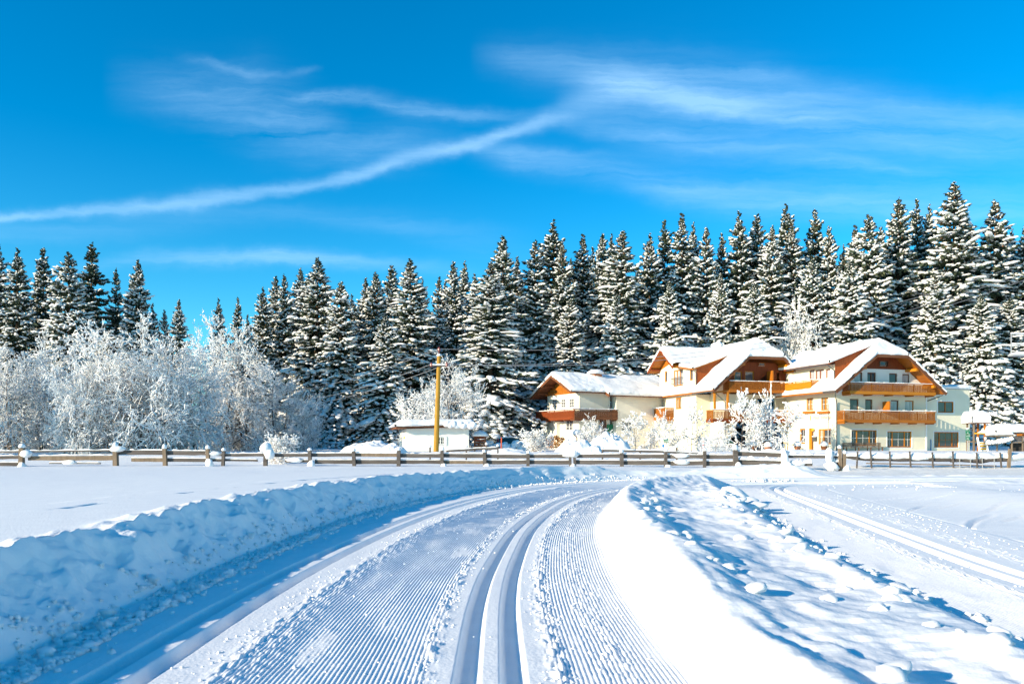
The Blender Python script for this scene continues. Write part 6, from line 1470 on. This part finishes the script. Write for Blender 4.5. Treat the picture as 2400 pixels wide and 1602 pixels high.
heap(1360, 1420, 1043, 54, 1.4, 'small smooth heap just behind the double fence post', 12, .05)
heap(1130, 1240, 1050, 58, 1.6, 'flat sunlit heap before the snow-covered shrubs', 15, .08)
heap(1740, 1990, 1053, 62, 2.0, 'long low heap of snow before the hotel entrance', 18, .3)
# shrubs bowed under snow before the dark car
for i, (px, py, r_) in enumerate([(1150, 1040, .55), (1182, 1040, .6), (1200, 1036, .65), (1218, 1040, .6), (1232, 1044, .5), (1190, 1050, .5)]):
    p = P(px, py, 70 + .3 * i); o = empty('shrub', (p.x, p.y, ground(p.x, p.y))); tag(o, ('leftmost of the snow-bowed shrubs, at the tail of the dark car', 'snow-bowed shrub right of the orange marker pole', 'highest snow-bowed shrub before the car windows', 'snow-bowed shrub before the bonnet of the dark car', 'rightmost of the snow-bowed shrubs, next to the pinkish bush', 'lowest snow-bowed shrub in front of the others before the dark car')[i], 'shrub', 'snow-covered shrubs before the dark car')
    mb = MB(); rr = random.Random(i)
    for k in range(14): mb.tube([(p.x, p.y, o.location.z - .1), (p.x + rr.uniform(-.6, .6) * r_, p.y + rr.uniform(-.5, .3) * r_, p.z + rr.uniform(-.5, .15))], .018, 4)
    child(mb, 'twigs', M['twig'], o); mb = MB()
    for k in range(9): s0 = rr.uniform(.14, .30); mb.blob((p.x + rr.uniform(-.9, .9) * r_, p.y + rr.uniform(-.7, .4) * r_, p.z + rr.uniform(-.75, .22) * r_ * 1.2), (s0 * 1.2, s0, s0 * .8), i * 20 + k, .2, 7, 5)
    child(mb, 'snow', M['roof_snow'], o, True)
# clipped brown hedge at the chalet
p = P(1302, 1026, 86); o = empty('hedge', (p.x, 86, ground(p.x, 86))); tag(o, 'round rusty brown hedge at the foot of the chalet gable', 'hedge'); rr = random.Random(3); mb = MB()
for k in range(420):
    th, ph_ = rr.uniform(0, 6.28), math.acos(rr.uniform(-.2, 1)); d = Vector((math.sin(ph_) * math.cos(th) * 1.3, math.sin(ph_) * math.sin(th), math.cos(ph_) * 1.15)); c = Vector((p.x, 86, o.location.z + .45)) + d * rr.uniform(.8, 1); a = Vector((rr.uniform(-1, 1), rr.uniform(-1, 1), rr.uniform(-1, 1))).normalized() * .16; b = a.cross(d).normalized() * .07
    n = len(mb.v); mb.v += [tuple(c - a), tuple(c + b), tuple(c + a), tuple(c - b)]; mb.f.append((n, n + 1, n + 2, n + 3))
child(mb, 'foliage', noisy(mat('rusty_leaf', (.30, .12, .03), .8), (.42, .22, .07), (2, 2, 2)), o)

# ------------------------------------------------------------------ loose snow
def icos():
    bm = bmesh.new(); bmesh.ops.create_icosphere(bm, subdivisions=2, radius=1); v = np.array([q.co for q in bm.verts]); t = np.array([[q.index for q in f.verts] for f in bm.faces]); bm.free(); return v, t
IV, IT = icos(); lump_meshes = []
for k in range(6):
    w = 1 + .75 * np.stack([fbm(IV[:, 0] * 1.5 + 9 * k, IV[:, 1] * 1.5 + IV[:, 2] * 1.1, 3, 300 + k)], -1); v = IV * w; v[:, 2] = np.maximum(v[:, 2], -.55) * .72
    lump_meshes.append(mesh_np('snow_lump', v, None, IT, (M['snow'],), True))
def lump_at(x, y, r_, sink=.5):
    o = add('snow_lump', rnd.choice(lump_meshes), mound); o.location = (x, y, ground(x, y) + r_ * (.55 - sink)); o.scale = (r_ * rnd.uniform(.9, 1.35), r_ * rnd.uniform(.85, 1.2), r_ * rnd.uniform(.7, .95)); o.rotation_euler = (rnd.uniform(-.3, .3), rnd.uniform(-.3, .3), rnd.uniform(0, 6.28))
sR2, xR2, yR2, nxR, nyR = (CR[k] for k in ('s', 'x', 'y', 'nx', 'ny'))
for k in range(72):
    yq = 2.6 + 15.5 * rnd.random() ** 1.1; i = int(np.abs(yR2[:420] - yq).argmin()); d = -1.78 + rnd.gauss(0, .13); lump_at(xR2[i] + nxR[i] * d, yR2[i] + nyR[i] * d, rnd.uniform(.025, .10) * (1.2 if rnd.random() < .3 else 1) * (.55 + .45 * min(1, yq / 8)))
for k in range(26):
    yq = 2.6 + 12 * rnd.random(); i = int(np.abs(CL['y'][:420] - yq).argmin()); d = 1.62 + rnd.gauss(0, .16); lump_at(CL['x'][i] + CL['nx'][i] * d, CL['y'][i] + CL['ny'][i] * d, rnd.uniform(.03, .07), .45)
for px, py, Y, r_ in ((1722, 1146, 14.5, .22), (1766, 1166, 12.5, .17), (1755, 1158, 13, .16)): q = P(px, py, Y); lump_at(q.x, Y, r_, .3)
# crumbs: rolled down the bank, along the combed edges, over the trail
cc, sz = [], []
def at(cv, s, d): return np.interp(s, cv['s'], cv['x']) + d * np.interp(s, cv['s'], cv['nx']), np.interp(s, cv['s'], cv['y']) + d * np.interp(s, cv['s'], cv['ny'])
for k in range(4600):
    s = 7.5 + 24 * npr.rand() ** 1.25; f = npr.rand() ** 2.6 * .55; x, y = at(CL, s, -(float(bank_base(s, -2.5)) - .28) - .78 * f + (npr.normal(0, .10) if npr.rand() < .2 else 0)); cc.append((x, y)); sz.append(npr.uniform(.007, .026) * (1.9 if npr.rand() < .08 else 1))
nb_ = len(cc)
for d0, sg, n in ((-.31, .035, 1300), (.34, .05, 1100), (-1.31, .05, 600), (-1.42, .05, 300), (.6, .2, 250), (-.8, .3, 260)):
    for k in range(n): x, y = at(CL, 8.5 + 18 * npr.rand() ** 1.5, d0 + npr.normal(0, sg)); cc.append((x, y)); sz.append(npr.uniform(.004, .011))
for k in range(700): x, y = at(CR, 9.5 + 15 * npr.rand() ** 1.3, npr.choice((-.42, .5, .9)) + npr.normal(0, .12)); cc.append((x, y)); sz.append(npr.uniform(.006, .014))
for k in range(260): x, y = at(CR, 9 + 12 * npr.rand(), -1.25 + npr.normal(0, .10)); cc.append((x, y)); sz.append(npr.uniform(.012, .035))
for k in range(240): cc.append((npr.uniform(8, 19), 20.8 + npr.normal(0, 1.6))); sz.append(npr.uniform(.008, .022))
for k in range(160): a = npr.uniform(0, 6.28); r_ = abs(npr.normal(0, .32)); cc.append((7.4 + r_ * 1.6 * math.cos(a), 23.4 + r_ * .5 * math.sin(a))); sz.append(npr.uniform(.02, .075))
cc, sz = np.array(cc), np.array(sz); zz = snow_height(cc[:, 0], cc[:, 1])
c3 = np.concatenate([cc, (zz + sz * .35)[:, None]], 1); ax = npr.normal(0, 1, (len(cc), 3)) * [1, 1, .3]
v, t = lumps(c3, ax, np.stack([sz * npr.uniform(.9, 1.6, len(sz)), sz, sz * .85], 1), npr, (LV2, LT2), .35)
tag(add('snow_crumbs', mesh_np('snow_crumbs', v, None, t, (M['snow'],), True)), 'small crumbs of snow scattered along the banks and trail edges', kind='stuff')
